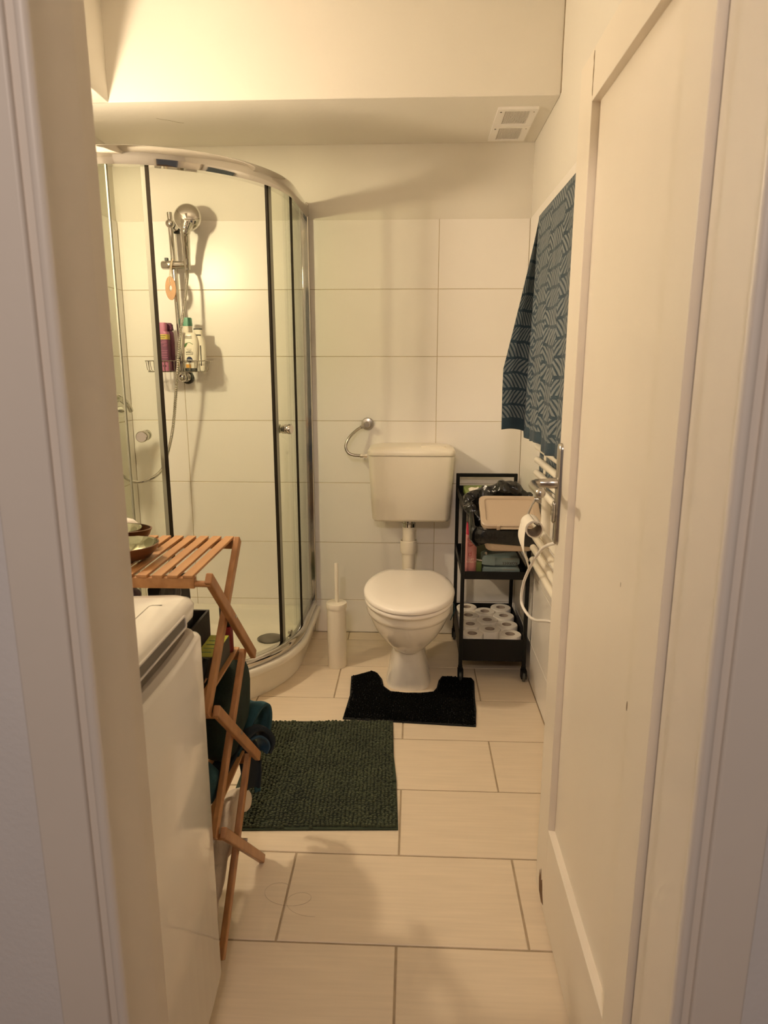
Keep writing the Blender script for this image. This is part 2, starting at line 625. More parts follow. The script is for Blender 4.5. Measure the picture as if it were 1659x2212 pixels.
fl = build('floor', MB().box(XL - 0.1, XR + 0.1, 0.713, D + 0.1, -0.08, -0.0022), 'fgrout', smooth=0)
tag(fl, 'beige rectangular floor tiles in running bond', kind='structure')
hf = build('floor', MB().box(-1.7, 1.3, -2.2, 0.712, -0.06, -0.001), mat('hall floor boards', (0.36, 0.22, 0.12), 0.5, col2=(0.27, 0.15, 0.075), vscale=5, stretch=(1, 8, 1)), smooth=0)
tag(hf, 'brown hall floor outside the doorway', kind='structure')
FY = 1.3392
FX, OFF = -0.3164, -0.0291
for k in range(-2, 7):
    y0, y1 = max(FY + 0.3 * k, 0.72), min(FY + 0.3 * (k + 1), D)
    base = FX if k % 2 == 0 else OFF
    xs = sorted({XL, XR} | {base + 0.6 * n for n in range(-4, 4) if XL + 0.03 < base + 0.6 * n < XR - 0.02})
    lay(fl, xs, [y0, y1], lambda u, v: (u, v, 0), (-PI / 2, 0, 0), 0.006, 'ftile', 0.0054)

ce = build('ceiling', MB().box(XL - 0.1, XR + 0.1, 0.7, D + 0.1, CEIL, CEIL + 0.1), 'plaster', smooth=0)
tag(ce, 'cream ceiling above the boxed-in beams', kind='structure')
bb = build('beam', MB().box(XL - 0.004, XR + 0.004, YB, D + 0.004, ZS, CEIL + 0.02), 'plaster', ce, bev=0.004)
bl_ = build('beam', MB().box(XL - 0.004, -1.135, 0.8, YB + 0.01, ZS, CEIL + 0.02), 'plaster', ce, bev=0.004)
bl_['label'] = 'boxed beam along the left wall'
bb['label'] = 'boxed beam across the back wall'
fr_ = MB()
fr_.tube([(-1.12 + 0.001 * math.sin(k * 1.7), YB - 0.0006, ZS + 0.002 + k * 0.0) if False else (-1.02 + k * 0.018, YB + 0.17 + 0.004 * math.sin(k * 2.1) + k * 0.012, ZS - 0.0002) for k in range(6)], 0.0005, 4)
build('crack', fr_, 'crack', ce)

# the wall with the doorway, and its wooden frame
OL, OR = -0.385, 0.352
wf = MB()
wf.box(-1.7, OL, 0.715, 0.80, -0.05, CEIL + 0.05)
wf.box(OR, 1.3, 0.715, 0.80, -0.05, CEIL + 0.05)
wf.box(OL, OR, 0.715, 0.80, 1.95, CEIL + 0.05)
wfo = build('wall_front', wf, 'hallwall', smooth=0)
tag(wfo, 'pale grey hall wall around the doorway', kind='structure')


def jamb(name, s, xin, label):
    """s=-1 left, +1 right; xin = face of the lining"""
    root = thing(name, (xin, 0.75, 0), label, None, kind='structure')
    X = lambda d: xin + s * d
    b = lambda a, c: (min(X(a), X(c)), max(X(a), X(c)))
    build('lining', MB().box(*b(0, 0.018), 0.713, 0.805, 0, 1.945), 'frame', root, bev=0.002)
    mo = MB()
    mo.tube([(X(0.004), 0.708, 0), (X(0.004), 0.708, 1.95)], 0.0075, 12)
    build('bead', mo, 'frame', root)
    build('fillet', MB().box(*b(0.009, 0.021), 0.707, 0.716, 0, 1.96), 'frame', root, bev=0.001)
    build('casing', MB().box(*b(0.020, 0.083), 0.700, 0.716, 0, 2.02), 'frame', root, bev=0.004)
    build('rebate', MB().box(*b(0.014, 0.04), 0.80, 0.868, 0, 1.95), 'frame', root, bev=0.002)
    return root


jamb('trim_1', -1, -0.368, 'painted wooden door frame on the left of the doorway')
jr = jamb('trim_2', 1, 0.331, 'painted wooden door frame on the hinge side of the doorway')
th = thing('trim_3', (0, 0.75, 1.93), 'painted head of the door frame', None, kind='structure')
build('lining', MB().box(-0.368, 0.331, 0.713, 0.805, 1.935, 1.953), 'frame', th, bev=0.002)
build('casing', MB().box(-0.45, 0.415, 0.700, 0.716, 1.955, 2.03), 'frame', th, bev=0.004)
for (yy, zz) in ((0.835, 1.905), (0.84, 1.875), (0.83, 1.86)):
    build('knot', MB().sphere((0.3452, yy, zz), 0.004, 8, (0.25, 1, 1)), 'chip', jr)

# door leaf, swung open against the right
DX, DT = 0.334, 0.04
Y0, Y1 = 0.875, 1.553
Z1 = 1.925
dr = thing('door_1', (DX + DT / 2, (Y0 + Y1) / 2, 0.006), 'old cream painted panel door standing open into the bathroom', None, kind='structure')
RY0, RY1, RZ0, RZ1 = 0.965, 1.447, 0.241, 1.832
build('stile', MB().box(DX, DX + DT, RY1, Y1, 0.008, Z1), 'paint', dr, bev=0.0015)
build('stile', MB().box(DX, DX + DT, Y0, RY0, 0.008, Z1), 'paint', dr, bev=0.0015)
build('rail', MB().box(DX + 0.0003, DX + DT, RY0, RY1, RZ1, Z1), 'paint', dr, bev=0.001)
build('rail', MB().box(DX + 0.0003, DX + DT, RY0, RY1, 0.008, RZ0), 'paint', dr, bev=0.001)
build('panel', MB().box(DX + 0.016, DX + DT - 0.012, RY0 - 0.001, RY1 + 0.001, RZ0 - 0.001, RZ1 + 0.001), 'paint', dr, smooth=0)
ck = MB()
ck.tube([(DX + 0.0001, RY1 + 0.001 * math.sin(k), RZ1 + 0.01 + k * 0.011) for k in range(8)], [0.0006, 0.001, 0.0006, 0.0012, 0.0014, 0.0008, 0.0016, 0.0004], 5)
build('crack', ck, 'crack', dr)
ch = MB()
outl = [(1.520, 0.012), (1.528, 0.045), (1.524, 0.075), (1.517, 0.055), (1.511, 0.088), (1.502, 0.058), (1.493, 0.070), (1.482, 0.035), (1.468, 0.014), (1.49, 0.004)]
outl = [(y - 0.016, z) for y, z in outl]
ch.loft([[(DX + 0.002, y, z + 0.008) for y, z in outl], [(DX - 0.0008, y * 0.98 + 0.02 * 1.48, z * 0.94 + 0.01) for y, z in outl]])
o = build('chip', ch, 'chip', dr, smooth=0)
o['label'] = 'bare splintered wood where the paint is chipped'
for (yy, zz, s) in ((1.02, 0.80, 0.004), (0.985, 0.60, 0.003), (1.10, 0.98, 0.002), (0.99, 0.75, 0.003)):
    build('scuff', MB().sphere((DX + 0.016, yy, zz), s, 8, (0.12, 0.6, 2.2)), 'chip', dr)
hp = MB()
ol = rrect(1.516, 1.546, 0.934, 1.168, 0.0145, 6)
hp.loft([[(DX + 0.001, y, z) for y, z in ol], [(DX - 0.005, y, z) for y, z in ol], [(DX - 0.0085, 1.531 + (y - 1.531) * 0.78, 1.051 + (z - 1.051) * 0.97) for y, z in ol]])
plate = build('handle_plate', hp, 'satin', dr, smooth=50)
plate['label'] = 'long satin metal backplate'
lv = MB()
lv.lathe([(0.0125, 0), (0.0125, 0.018), (0.0105, 0.021), (0.009, 0.05)], (DX - 0.008, 1.531, 1.077), 20, (-1, 0, 0))
lv.tube(spline([(DX - 0.045, 1.531, 1.077), (DX - 0.062, 1.522, 1.077), (DX - 0.068, 1.50, 1.076), (DX - 0.066, 1.46, 1.074), (DX - 0.062, 1.435, 1.072)], 6), 0.0085, 14)
lv.sphere((DX - 0.062, 1.435, 1.072), 0.0115, 16)
build('lever', lv, 'satin', plate, smooth=60)
kc = MB()
ol = rrect(1.523, 1.539, 0.985, 1.035, 0.0075, 5)
kc.loft([[(DX - 0.008, y, z) for y, z in ol], [(DX - 0.015, y, z) for y, z in ol]])
build('key_cover', kc, 'satin', plate, bev=0.002)

# ventilation grilles under the beam
for (y0, y1, lab) in ((2.815, 2.998, 'square white vent grille under the beam, the one nearer the doorway'), (3.004, 3.188, 'square white vent grille under the beam, the one against the back wall')):
    v = thing('vent_grille', (0.38, (y0 + y1) / 2, ZS - 0.012), lab, 'vent', 'pair of vent grilles under the beam')
    fm = MB()
    x0, x1 = 0.305, 0.457
    for a in ((x0, x1, y0, y0 + 0.022), (x0, x1, y1 - 0.022, y1), (x0, x0 + 0.028, y0 + 0.022, y1 - 0.022), (x1 - 0.028, x1, y0 + 0.022, y1 - 0.022)):
        fm.box(*a, ZS - 0.009, ZS)
    build('frame', fm, 'whiteplas', v, smooth=0)
    build('backing', MB().box(x0 + 0.02, x1 - 0.02, y0 + 0.02, y1 - 0.02, ZS - 0.002, ZS - 0.0002), 'grout', v, smooth=0)
    lo_ = MB()
    n = 20
    for k in range(n):
        x = x0 + 0.03 + (x1 - x0 - 0.06) * k / (n - 1)
        lo_.box(x - 0.0012, x + 0.0012, y0 + 0.022, y1 - 0.022, ZS - 0.008, ZS - 0.002)
    lv_ = build('louvre', lo_, 'whiteplas', v, smooth=0)
    lv_['kind'] = 'stuff'
    build('screw', MB().lathe([(0.004, 0), (0.004, 0.001)], (x0 + 0.014, y0 + 0.03, ZS - 0.0098), 10), 'ink', v)
    build('screw', MB().lathe([(0.003, 0), (0.003, 0.001)], (x1 - 0.014, y0 + 0.03, ZS - 0.0098), 10), 'greyink', v)

# the lit wall lamp on the left wall, hidden by the door frame
wlamp = thing('wall_lamp', (XL + 0.04, LAMP[1], LAMP[2] - 0.09), 'lit opal globe lamp on the left wall beside the shower', 'lamp')
build('wall_plate', MB().lathe([(0.05, 0), (0.05, 0.012), (0.03, 0.02), (0.018, 0.035)], (XL + 0.0, LAMP[1], LAMP[2] - 0.06), 24, (1, 0, 0)), 'chrome', wlamp)
build('arm', MB().tube(spline([(XL + 0.03, LAMP[1], LAMP[2] - 0.06), (XL + 0.08, LAMP[1], LAMP[2] - 0.075), (LAMP[0], LAMP[1], LAMP[2] - 0.05)], 6), 0.008, 10), 'chrome', wlamp)
build('globe', MB().sphere(LAMP, 0.052, 14), 'globe', wlamp)

# ================================================================== SHOWER
QC = (-1.02, 2.88)


def outline(r, i, n=28):
    p = [(XL + i, QC[1] - r), ((XL + QC[0]) / 2, QC[1] - r)]
    for k in range(n + 1):
        a = PI / 2 * k / n
        p.append((QC[0] + r * math.sin(a), QC[1] - r * math.cos(a)))
    p += [(QC[0] + r, (QC[1] + D) / 2), (QC[0] + r, D - i), (XL + i, D - i)]
    return p


def qpath(r, a0, a1, n=24, s0=None, s1=None):
    """points of the quadrant curve; s0 extends straight along the front, s1 straight along the side"""
    p = []
    if s0 is not None:
        p.append((s0, QC[1] - r))
    for k in range(n + 1):
        a = math.radians(a0 + (a1 - a0) * k / n)
        p.append((QC[0] + r * math.sin(a), QC[1] - r * math.cos(a)))
    if s1 is not None:
        p.append((QC[0] + r, s1))
    return p


def nrm_of(p, i):
    a, b = p[max(i - 1, 0)], p[min(i + 1, len(p) - 1)]
    d = Vector((b[0] - a[0], b[1] - a[1])).normalized()
    return Vector((d.y, -d.x))


def sweep(path, prof):
    """prof: closed list of (outward offset, z)"""
    rings = []
    for i, p in enumerate(path):
        n = nrm_of(path, i)
        rings.append([(p[0] + n.x * o_, p[1] + n.y * o_, z) for o_, z in prof])
    return MB().loft(rings)


def band(path, t, z0, z1):
    return sweep(path, [(-t / 2, z0), (t / 2, z0), (t / 2, z1), (-t / 2, z1)])


tray = thing('shower_tray', (-0.9, 2.8, 0), 'white quadrant shower tray in the back left corner', 'shower tray')
tb = MB()
lv_ = [(0.520, 0.001, 0.001), (0.520, 0.001, 0.085), (0.524, 0.001, 0.098), (0.538, 0.001, 0.108), (0.553, 0.001, 0.111), (0.555, 0.001, 0.116), (0.553, 0.001, 0.138), (0.549, 0.001, 0.141), (0.492, 0.045, 0.141), (0.482, 0.055, 0.137), (0.455, 0.085, 0.068), (0.44, 0.10, 0.062)]
tb.loft([[(x, y, z) for x, y in outline(r, i)] for r, i, z in lv_])
build('tray_body', tb, 'acrylic', tray, smooth=50)
dn = MB()
dn.lathe([(0.056, 0), (0.056, 0.004), (0.05, 0.0085), (0.02, 0.011), (0.0, 0.0115)], (-0.672, 2.985, 0.062), 32)
dn.lathe([(0.0605, 0), (0.061, 0.003), (0.058, 0.003), (0.058, 0)], (-0.672, 2.985, 0.062), 32, caps=False)
build('drain_cover', dn, mat('tarnished drain metal', (0.22, 0.205, 0.18), 0.3, 1.0), tray, smooth=40)

enc = thing('shower_enclosure', (-0.9, 2.5, 0.141), 'quadrant shower enclosure with chrome rails and sliding curved glass doors', 'shower')
RR = 0.522
full = qpath(RR, 0, 90, 36, XL + 0.02, D - 0.02)


def rail_prof(w, z0, z1, n=5):
    h = z1 - z0
    p = []
    for k in range(n + 1):
        a = -PI / 2 + PI * k / n
        p.append((w * 0.35 + 0.3 * w * math.cos(a), (z0 + z1) / 2 + h / 2 * math.sin(a)))
    p += [(-w / 2, z1), (-w / 2, z0)]
    return p


def rail_prof2(w, z0, z1):
    h = z1 - z0
    return [(w * .42, z0), (w * .5, z0 + .12 * h), (w * .58, z0 + .35 * h), (w * .6, z0 + .55 * h), (w * .56, z0 + .78 * h), (w * .44, z0 + .93 * h), (w * .2, z1), (-w * .45, z1), (-w * .5, z1 - .1 * h), (-w * .5, z0)]


build('top_rail', sweep(full, rail_prof2(0.034, 1.974, 2.034)), 'chrome', enc, smooth=55)
build('bottom_rail', sweep(full, rail_prof2(0.034, 0.142, 0.186)), 'chrome', enc, smooth=55)
GZ0, GZ1 = 0.17, 1.978
# fixed panes
fp = build('fixed_pane', band([(XL + 0.02, QC[1] - RR - 0.004), (-1.15, QC[1] - RR - 0.004), (QC[0] + 0.008, QC[1] - RR - 0.004)], 0.005, GZ0, GZ1), 'glass', enc, smooth=0)
build('pane_seal', MB().box(QC[0] + 0.006, QC[0] + 0.011, QC[1] - RR - 0.0085, QC[1] - RR + 0.002, GZ0, GZ1), 'edge', fp, smooth=0)
fp2 = build('fixed_pane', band([(QC[0] + RR + 0.004, 2.855), (QC[0] + RR + 0.004, 3.0), (QC[0] + RR + 0.004, D - 0.02)], 0.005, GZ0, GZ1), 'glass', enc, smooth=0)
build('pane_seal', MB().box(QC[0] + RR - 0.001, QC[0] + RR + 0.008, 2.850, 2.856, GZ0, GZ1), 'seal', fp2, smooth=0)
# wall profiles
build('wall_profile', MB().box(QC[0] + RR - 0.016, QC[0] + RR + 0.019, D - 0.032, D - 0.0005, 0.1415, 2.040), 'chrome', enc, bev=0.006, seg=3)
build('wall_profile', MB().box(XL + 0.0005, XL + 0.032, QC[1] - RR - 0.02, QC[1] - RR + 0.016, 0.1415, 2.040), 'chrome', enc, bev=0.006, seg=3)
RD = RR - 0.012


def knob(parent, a, z):
    an = math.radians(a)
    d = Vector((math.sin(an), -math.cos(an), 0))
    p = Vector((QC[0], QC[1], z)) + d * RD
    k = MB()
    k.lathe([(0.0, 0.0), (0.017, 0.0), (0.019, 0.004), (0.019, 0.020), (0.016, 0.022), (0.016, 0.026), (0.020, 0.029), (0.020, 0.040), (0.017, 0.044), (0.0, 0.044)], p + d * 0.003, 24, d)
    k.lathe([(0.0, 0.0), (0.017, 0.0), (0.019, 0.004), (0.019, 0.022), (0.015, 0.026), (0.0, 0.026)], p - d * 0.003, 24, -d)
    return build('knob', k, 'chrome', parent, smooth=40)


def pt(a, r, z):
    an = math.radians(a)
    return (QC[0] + r * math.sin(an), QC[1] - r * math.cos(an), z)


d1 = build('sliding_door', band(qpath(RD, 0, 14.2, 10, XL + 0.12), 0.005, GZ0 + 0.008, GZ1), 'glass', enc, smooth=30)
build('magnet_strip', band(qpath(RD, 14.2, 15.6, 2), 0.010, GZ0 + 0.006, GZ1), 'seal', d1, smooth=0)
build('clear_strip', band(qpath(RD, 12.7, 14.2, 2), 0.0075, GZ0 + 0.006, GZ1), 'edge', d1, smooth=0)
knob(d1, 7.0, 1.09)
d2 = build('sliding_door', band(qpath(RD, 68.2, 90, 14, None, 3.14), 0.005, GZ0 + 0.008, GZ1), 'glass', enc, smooth=30)
build('magnet_strip', band(qpath(RD, 65.9, 66.9, 2), 0.010, GZ0 + 0.006, GZ1), 'seal', d2, smooth=0)
build('clear_strip', band(qpath(RD, 66.9, 69.2, 2), 0.0075, GZ0 + 0.006, GZ1), 'edge', d2, smooth=0)
knob(d2, 72.0, 1.083)
ro = MB()
ro.lathe([(0.0, 0), (0.011, 0), (0.011, 0.012), (0.0, 0.012)], Vector(pt(75, RD - 0.008, 0.197)), 16, Vector((math.sin(math.radians(75)), -math.cos(math.radians(75)), 0)))
build('roller', ro, 'chrome', d2)

# shower slide bar, head and hose
st = thing('shower_set', (-1.08, 3.17, 1.25), 'chrome slide bar with hand shower and ribbed hose on the back wall', 'shower head')
BX0, BX1 = -1.092, -1.075
bar_p = [(BX1 + (BX0 - BX1) * t, 3.17, 1.262 + (1.995 - 1.262) * t) for t in (0, 0.5, 1)]
build('slide_bar', MB().tube(bar_p, 0.0115, 20), 'chrome', st, smooth=60)
for (z, x) in ((1.947, -1.091), (1.276, -1.077)):
    k = MB()
    k.lathe([(0.0, 0.0), (0.013, 0.001), (0.019, 0.008), (0.0205, 0.016), (0.018, 0.026), (0.014, 0.034), (0.018, 0.05), (0.026, 0.072), (0.027, 0.084)], (x, 3.152, z), 24, (0, 1, 0))
    b_ = build('wall_bracket', k, 'chrome', st, smooth=60)
    build('bracket_foot', MB().lathe([(0.0275, 0), (0.029, 0.003), (0.029, 0.013)], (x + 0.004, D - 0.0135, z - 0.002), 24, (0, 1, 0)), 'rubber', b_)
cl = MB()
cl.lathe([(0.0, 0), (0.017, 0.0), (0.0195, 0.004), (0.0195, 0.05), (0.017, 0.054), (0.017, 0.112), (0.015, 0.117), (0.0, 0.117)], (-1.136, 3.160, 1.772), 24, (1, -0.04, 0))
build('clamp', cl, 'chrome', st, smooth=45)
build('clamp_lever', MB().box(-1.122, -1.107, 3.152, 3.166, 1.788, 1.803), 'rubber', st, bev=0.002)
hd = MB()
HC = Vector((-0.996, 3.118, 1.963))
ax = Vector((0.06, -0.95, 0.16)).normalized()
hd.lathe([(0.0, -0.014), (0.052, -0.014), (0.0585, -0.010), (0.060, -0.002), (0.0585, 0.006), (0.052, 0.016), (0.040, 0.0245), (0.024, 0.030), (0.010, 0.0325), (0.0, 0.033)], HC, 40, ax)
hd.tube(spline([HC + ax * 0.012 + Vector((0.002, 0, -0.028)), (-1.001, 3.098, 1.908), (-1.006, 3.106, 1.882), (-1.012, 3.126, 1.84), (-1.017, 3.142, 1.79), (-1.019, 3.150, 1.750)], 6),
        [0.032] * 2 + [0.029] * 2 + [0.026] * 2 + [0.022] * 4 + [0.019] * 6 + [0.0175] * 6 + [0.016] * 6 + [0.0135] * 3, 18)
build('hand_shower', hd, 'chrome', st, smooth=70)
hpts = spline([(-1.019, 3.150, 1.752), (-1.015, 3.12, 1.70), (-1.022, 3.09, 1.60), (-1.037, 3.042, 1.45), (-1.062, 3.034, 1.25), (-1.095, 3.05, 1.063), (-1.125, 3.04, 0.94), (-1.135, 2.98, 0.872), (-1.17, 2.93, 0.838), (-1.22, 2.90, 0.828), (-1.27, 2.89, 0.852), (-1.30, 2.885, 0.92), (-1.305, 2.88, 1.02), (-1.302, 2.87, 1.11)], 84)
build('hose', MB().tube(hpts, [0.0076 if k % 4 < 2 else 0.0063 for k in range(len(hpts))], 10), 'chrome', st, smooth=20)

mx_ = thing('shower_mixer', (XL + 0.05, 2.84, 1.10), 'chrome single lever shower mixer on the left wall behind glass', 'tap')
mb_ = MB()
mb_.lathe([(0.034, 0), (0.034, 0.006), (0.022, 0.012), (0.022, 0.05)], (XL, 2.80, 1.13), 24, (1, 0, 0))
mb_.lathe([(0.034, 0), (0.034, 0.006), (0.022, 0.012), (0.022, 0.05)], (XL, 2.94, 1.13), 24, (1, 0, 0))
mb_.tube([(XL + 0.055, 2.77, 1.13), (XL + 0.055, 2.97, 1.13)], 0.026, 20)
build('mixer_body', mb_, 'chrome', mx_, smooth=50)
ml = MB()
ml.tube(spline([(XL + 0.06, 2.86, 1.15), (XL + 0.075, 2.865, 1.19), (XL + 0.09, 2.90, 1.195), (XL + 0.10, 2.96, 1.165), (XL + 0.10, 2.99, 1.135)], 6), [0.022] * 6 + [0.018] * 6 + [0.014] * 6 + [0.011] * 7, 14)
build('lever', ml, 'chrome', mx_, smooth=60)

# the wooden ring on its cord
rg = thing('wooden_ring', (-1.083, 3.10, 1.618), 'flat oval wooden ring hanging on a cord from the shower clamp', 'pendant')
rm = MB()
rings = []
n = 32
for (ro_, dy) in ((1.0, -0.003), (1.0, 0.003), (None, 0.003), (None, -0.003)):
    rings.append([(-1.084 + (0.0245 if ro_ else 0.0068) * math.cos(2 * PI * k / n), 3.103 + dy - 0.12 * (0.0245 if ro_ else 0.0068) * math.cos(2 * PI * k / n), 1.667 + (0.0505 if ro_ else 0.0125) * math.sin(2 * PI * k / n)) for k in range(n)])
rings.append(rings[0])
rm.loft(rings, False, False)
build('ring', rm, 'woodring', rg, smooth=40)
cm = MB()
cm.tube(spline([(-1.084, 3.107, 1.684), (-1.082, 3.10, 1.70), (-1.078, 3.105, 1.74), (-1.076, 3.115, 1.772), (-1.075, 3.132, 1.794)], 5), 0.0016, 6)
cm.tube(spline([(-1.084, 3.099, 1.684), (-1.087, 3.098, 1.70), (-1.084, 3.105, 1.74), (-1.080, 3.115, 1.772), (-1.079, 3.132, 1.794)], 5), 0.0016, 6)
build('cord', cm, 'cord', rg)

# wire basket with bottles
cd = thing('wire_basket', (-1.075, 3.14, 1.30), 'stainless wire shower basket hung on the slide bar', 'basket')
bx0, bx1, by0, by1, bz0, bz1 = -1.213, -0.938, 3.060, 3.156, 1.304, 1.352
for z in (bz1, bz0):
    s_ = 0 if z == bz1 else 0.008
    p_ = rrect(bx0 + s_, bx1 - s_, by0 + s_, by1 - s_, 0.02, 4)
    build('hoop', MB().tube([(x, y, z) for x, y in p_] + [(*p_[0], z)], 0.0019, 8), 'wire', cd)
xs_ = np.linspace(bx0 + 0.022, bx1 - 0.022, 11)
for k, x in enumerate(xs_):
    build('wire', MB().tube([(x, by0, bz1), (x, by0 + 0.002, bz0 + 0.008), (x, by0 + 0.012, bz0), (x, by1 - 0.012, bz0), (x, by1, bz1)], 0.0015, 6), 'wire', cd)
for y in (3.085, 3.108, 3.132):
    build('wire', MB().tube([(bx0, y, bz1), (bx0 + 0.004, y, bz0 + 0.01), (bx0 + 0.014, y, bz0 + 0.001), (bx1 - 0.014, y, bz0 + 0.001), (bx1 - 0.004, y, bz0 + 0.01), (bx1, y, bz1)], 0.0015, 6), 'wire', cd)
ZB = bz0 + 0.003


def squ(cx, cy, a, b, z, n=28, e=2.6):
    return [(cx + a * math.copysign(abs(math.cos(t)) ** (2 / e), math.cos(t)), cy + b * math.copysign(abs(math.sin(t)) ** (2 / e), math.sin(t)), z) for t in [2 * PI * k / n for k in range(n)]]


# pink bottle
pk = thing('shampoo_bottle', (-1.13, 3.09, ZB), 'pink bottle with plum label and yellow band at the left of the wire basket', 'bottle', 'bottles in the wire basket')
x, y = -1.131, 3.090
build('bottle_body', MB().loft([squ(x, y, a, 0.022, z, e=5) for a, z in ((0.026, ZB), (0.029, ZB + 0.003), (0.029, 1.472), (0.027, 1.479), (0.024, 1.481))]), 'pink', pk, smooth=50)
build('cap', MB().loft([squ(x - 0.003, y, a, 0.018, z, e=5) for a, z in ((0.022, 1.480), (0.0235, 1.482), (0.0235, 1.517), (0.022, 1.519))]), 'pink', pk, smooth=50)
build('label', MB().loft([squ(x, y, 0.0293, 0.0223, z, e=5) for z in (1.352, 1.446)], False, False), 'plum', pk, smooth=50)
build('band', MB().loft([squ(x, y, 0.0294, 0.0224, z, e=5) for z in (1.446, 1.468)], False, False), 'label', pk, smooth=50)
build('print_line', MB().box(x - 0.022, x + 0.022, y - 0.0224 - 0.0004, y - 0.0224, 1.462 - 0.0011, 1.462 + 0.0011), 'ink', pk, smooth=0)
build('print_line', MB().box(x - 0.019, x + 0.019, y - 0.0224 - 0.0004, y - 0.0224, 1.453 - 0.001, 1.453 + 0.001), 'ink', pk, smooth=0)
for k in range(4):
    build('print_line', MB().box((x - 0.016 + k * 0.010) - 0.003, (x - 0.016 + k * 0.010) + 0.003, y - 0.0222 - 0.0004, y - 0.0222, 1.330 - 0.004, 1.330 + 0.004), 'plum', pk, smooth=0)
for k, (z, w) in enumerate(((1.436, .022), (1.430, .038), (1.423, .014), (1.417, .02), (1.396, .036), (1.386, .03), (1.376, .04), (1.366, .026))):
    build('print_line', MB().box(x + 0.026 - w, x + 0.026, y - 0.0229, y - 0.0224, z, z + 0.0016), 'pink', pk, smooth=0)
# dark pink bottle behind it
p2 = thing('conditioner_bottle', (-1.126, 3.134, ZB), 'dark pink bottle behind the pink bottle with the yellow band', 'bottle', 'bottles in the wire basket')
x2, y2 = -1.126, 3.134
build('bottle_body', MB().loft([squ(x2, y2, a, 0.019, z, e=3) for a, z in ((0.027, ZB), (0.030, ZB + 0.004), (0.032, 1.44), (0.029, 1.475), (0.024, 1.485))]), 'plum', p2, smooth=60)
build('cap', MB().loft([squ(x2, y2, a, 0.016, z, e=4) for a, z in ((0.024, 1.486), (0.030, 1.489), (0.028, 1.512), (0.020, 1.520))]), 'plum', p2, smooth=50)
# ivory bottle standing on its head in front
iv = thing('lotion_bottle', (-1.008, 3.086, ZB), 'ivory bottle with navy disc standing upside down in front', 'bottle', 'bottles in the wire basket')
x, y = -1.008, 3.086
prof = [(0.020, ZB), (0.022, ZB + 0.004)]
build('cap', MB().loft([squ(x, y, a, 0.013, z, e=4) for a, z in ((0.0235, ZB), (0.025, ZB + 0.003), (0.025, ZB + 0.012), (0.0235, ZB + 0.013))]), 'rubber', iv, smooth=50)
build('bottle_body', MB().loft([squ(x, y, a, b, z, e=2.8) for a, b, z in ((0.0255, 0.013, ZB + 0.013), (0.0305, 0.017, 1.345), (0.036, 0.019, 1.385), (0.0385, 0.0195, 1.415), (0.037, 0.019, 1.440), (0.032, 0.0175, 1.462), (0.027, 0.015, 1.473), (0.024, 0.012, 1.475))]), 'bottle', iv, smooth=60)
YF = y - 0.0202
dk = MB()
dk.lathe([(0.0, 0), (0.0128, 0), (0.0128, 0.0006), (0.0, 0.0006)], (x + 0.001, YF + 0.002, 1.358), 28, (0, -1, 0))
build('navy_disc', dk, 'navyink', iv)
text_part('NIVEA', 0.0072, (x + 0.001, YF + 0.0012, 1.357), 'whiteink', iv, flip=True)
text_part('Creme', 0.0115, (x + 0.003, YF, 1.388), 'ink', iv, flip=True)
text_part('SOFT', 0.0075, (x + 0.003, YF, 1.396), 'ink', iv, flip=True)
build('print_line', MB().box((x + 0.002) - 0.016, (x + 0.002) + 0.016, YF + 0.0014 - 0.0004, YF + 0.0014, 1.380 - 0.0009, 1.380 + 0.0009), 'ink', iv, smooth=0)
build('print_line', MB().box((x + 0.002) - 0.011, (x + 0.002) + 0.011, YF + 0.0010 - 0.0004, YF + 0.0010, 1.403 - 0.0008, 1.403 + 0.0008), 'greyink', iv, smooth=0)
sw = MB()
sw.tube(spline([(x - 0.018, YF + 0.0004, 1.410), (x - 0.010, YF, 1.425), (x + 0.004, YF, 1.432), (x + 0.020, YF + 0.0006, 1.424)], 6), [0.001 + 0.0042 * max(0, math.sin(PI * min(1, k / 9))) for k in range(19)], 6)
for i in range(len(sw.v)):
    p = sw.v[i]
    sw.v[i] = (p[0], YF + 0.0006 + (p[1] - YF) * 0.05, p[2])
build('leaf_print', sw, 'greenink', iv)
for k in range(4):
    build('print_line', MB().box(x - 0.016, x + 0.016, YF + 0.0008, YF + 0.0016, 1.449 + k * 0.0035, 1.4508 + k * 0.0035), 'greyink', iv, smooth=0)
build('orange_print', MB().box(x - 0.017, x + 0.004, y - 0.0168, y - 0.0158, 1.322, 1.337), 'orange', iv, smooth=0)
# second ivory bottle to the right
i2 = thing('shower_gel_bottle', (-0.974, 3.11, ZB), 'ivory bottle with black stripe at the right end of the wire basket', 'bottle', 'bottles in the wire basket')
x, y = -0.974, 3.110
build('bottle_body', MB().loft([squ(x, y, a, 0.018, z, e=2.6) for a, z in ((0.026, ZB), (0.029, ZB + 0.004), (0.030, 1.40), (0.028, 1.435), (0.023, 1.455), (0.019, 1.462))]), 'bottle', i2, smooth=60)
build('cap', MB().loft([squ(x - 0.004, y, 0.015, 0.011, z, e=3) for z in (1.461, 1.468)]), 'rubber', i2, smooth=50)
build('stripe', MB().box(x + 0.010, x + 0.014, y - 0.0186, y - 0.0172, 1.33, 1.42), 'ink', i2, smooth=0)
build('leaf_print', MB().sphere((x - 0.016, y - 0.0165, 1.362), 0.008, 10, (1, 0.08, 0.5)), 'greenink', i2)
i3 = thing('tube_bottle', (-0.985, 3.142, ZB), 'ivory tube with black rim standing behind the ivory bottles', 'bottle', 'bottles in the wire basket')
build('bottle_body', MB().loft([squ(-0.985, 3.142, a, 0.015, z, e=3) for a, z in ((0.02, ZB), (0.022, 1.36), (0.019, 1.49))]), 'bottle', i3, smooth=60)
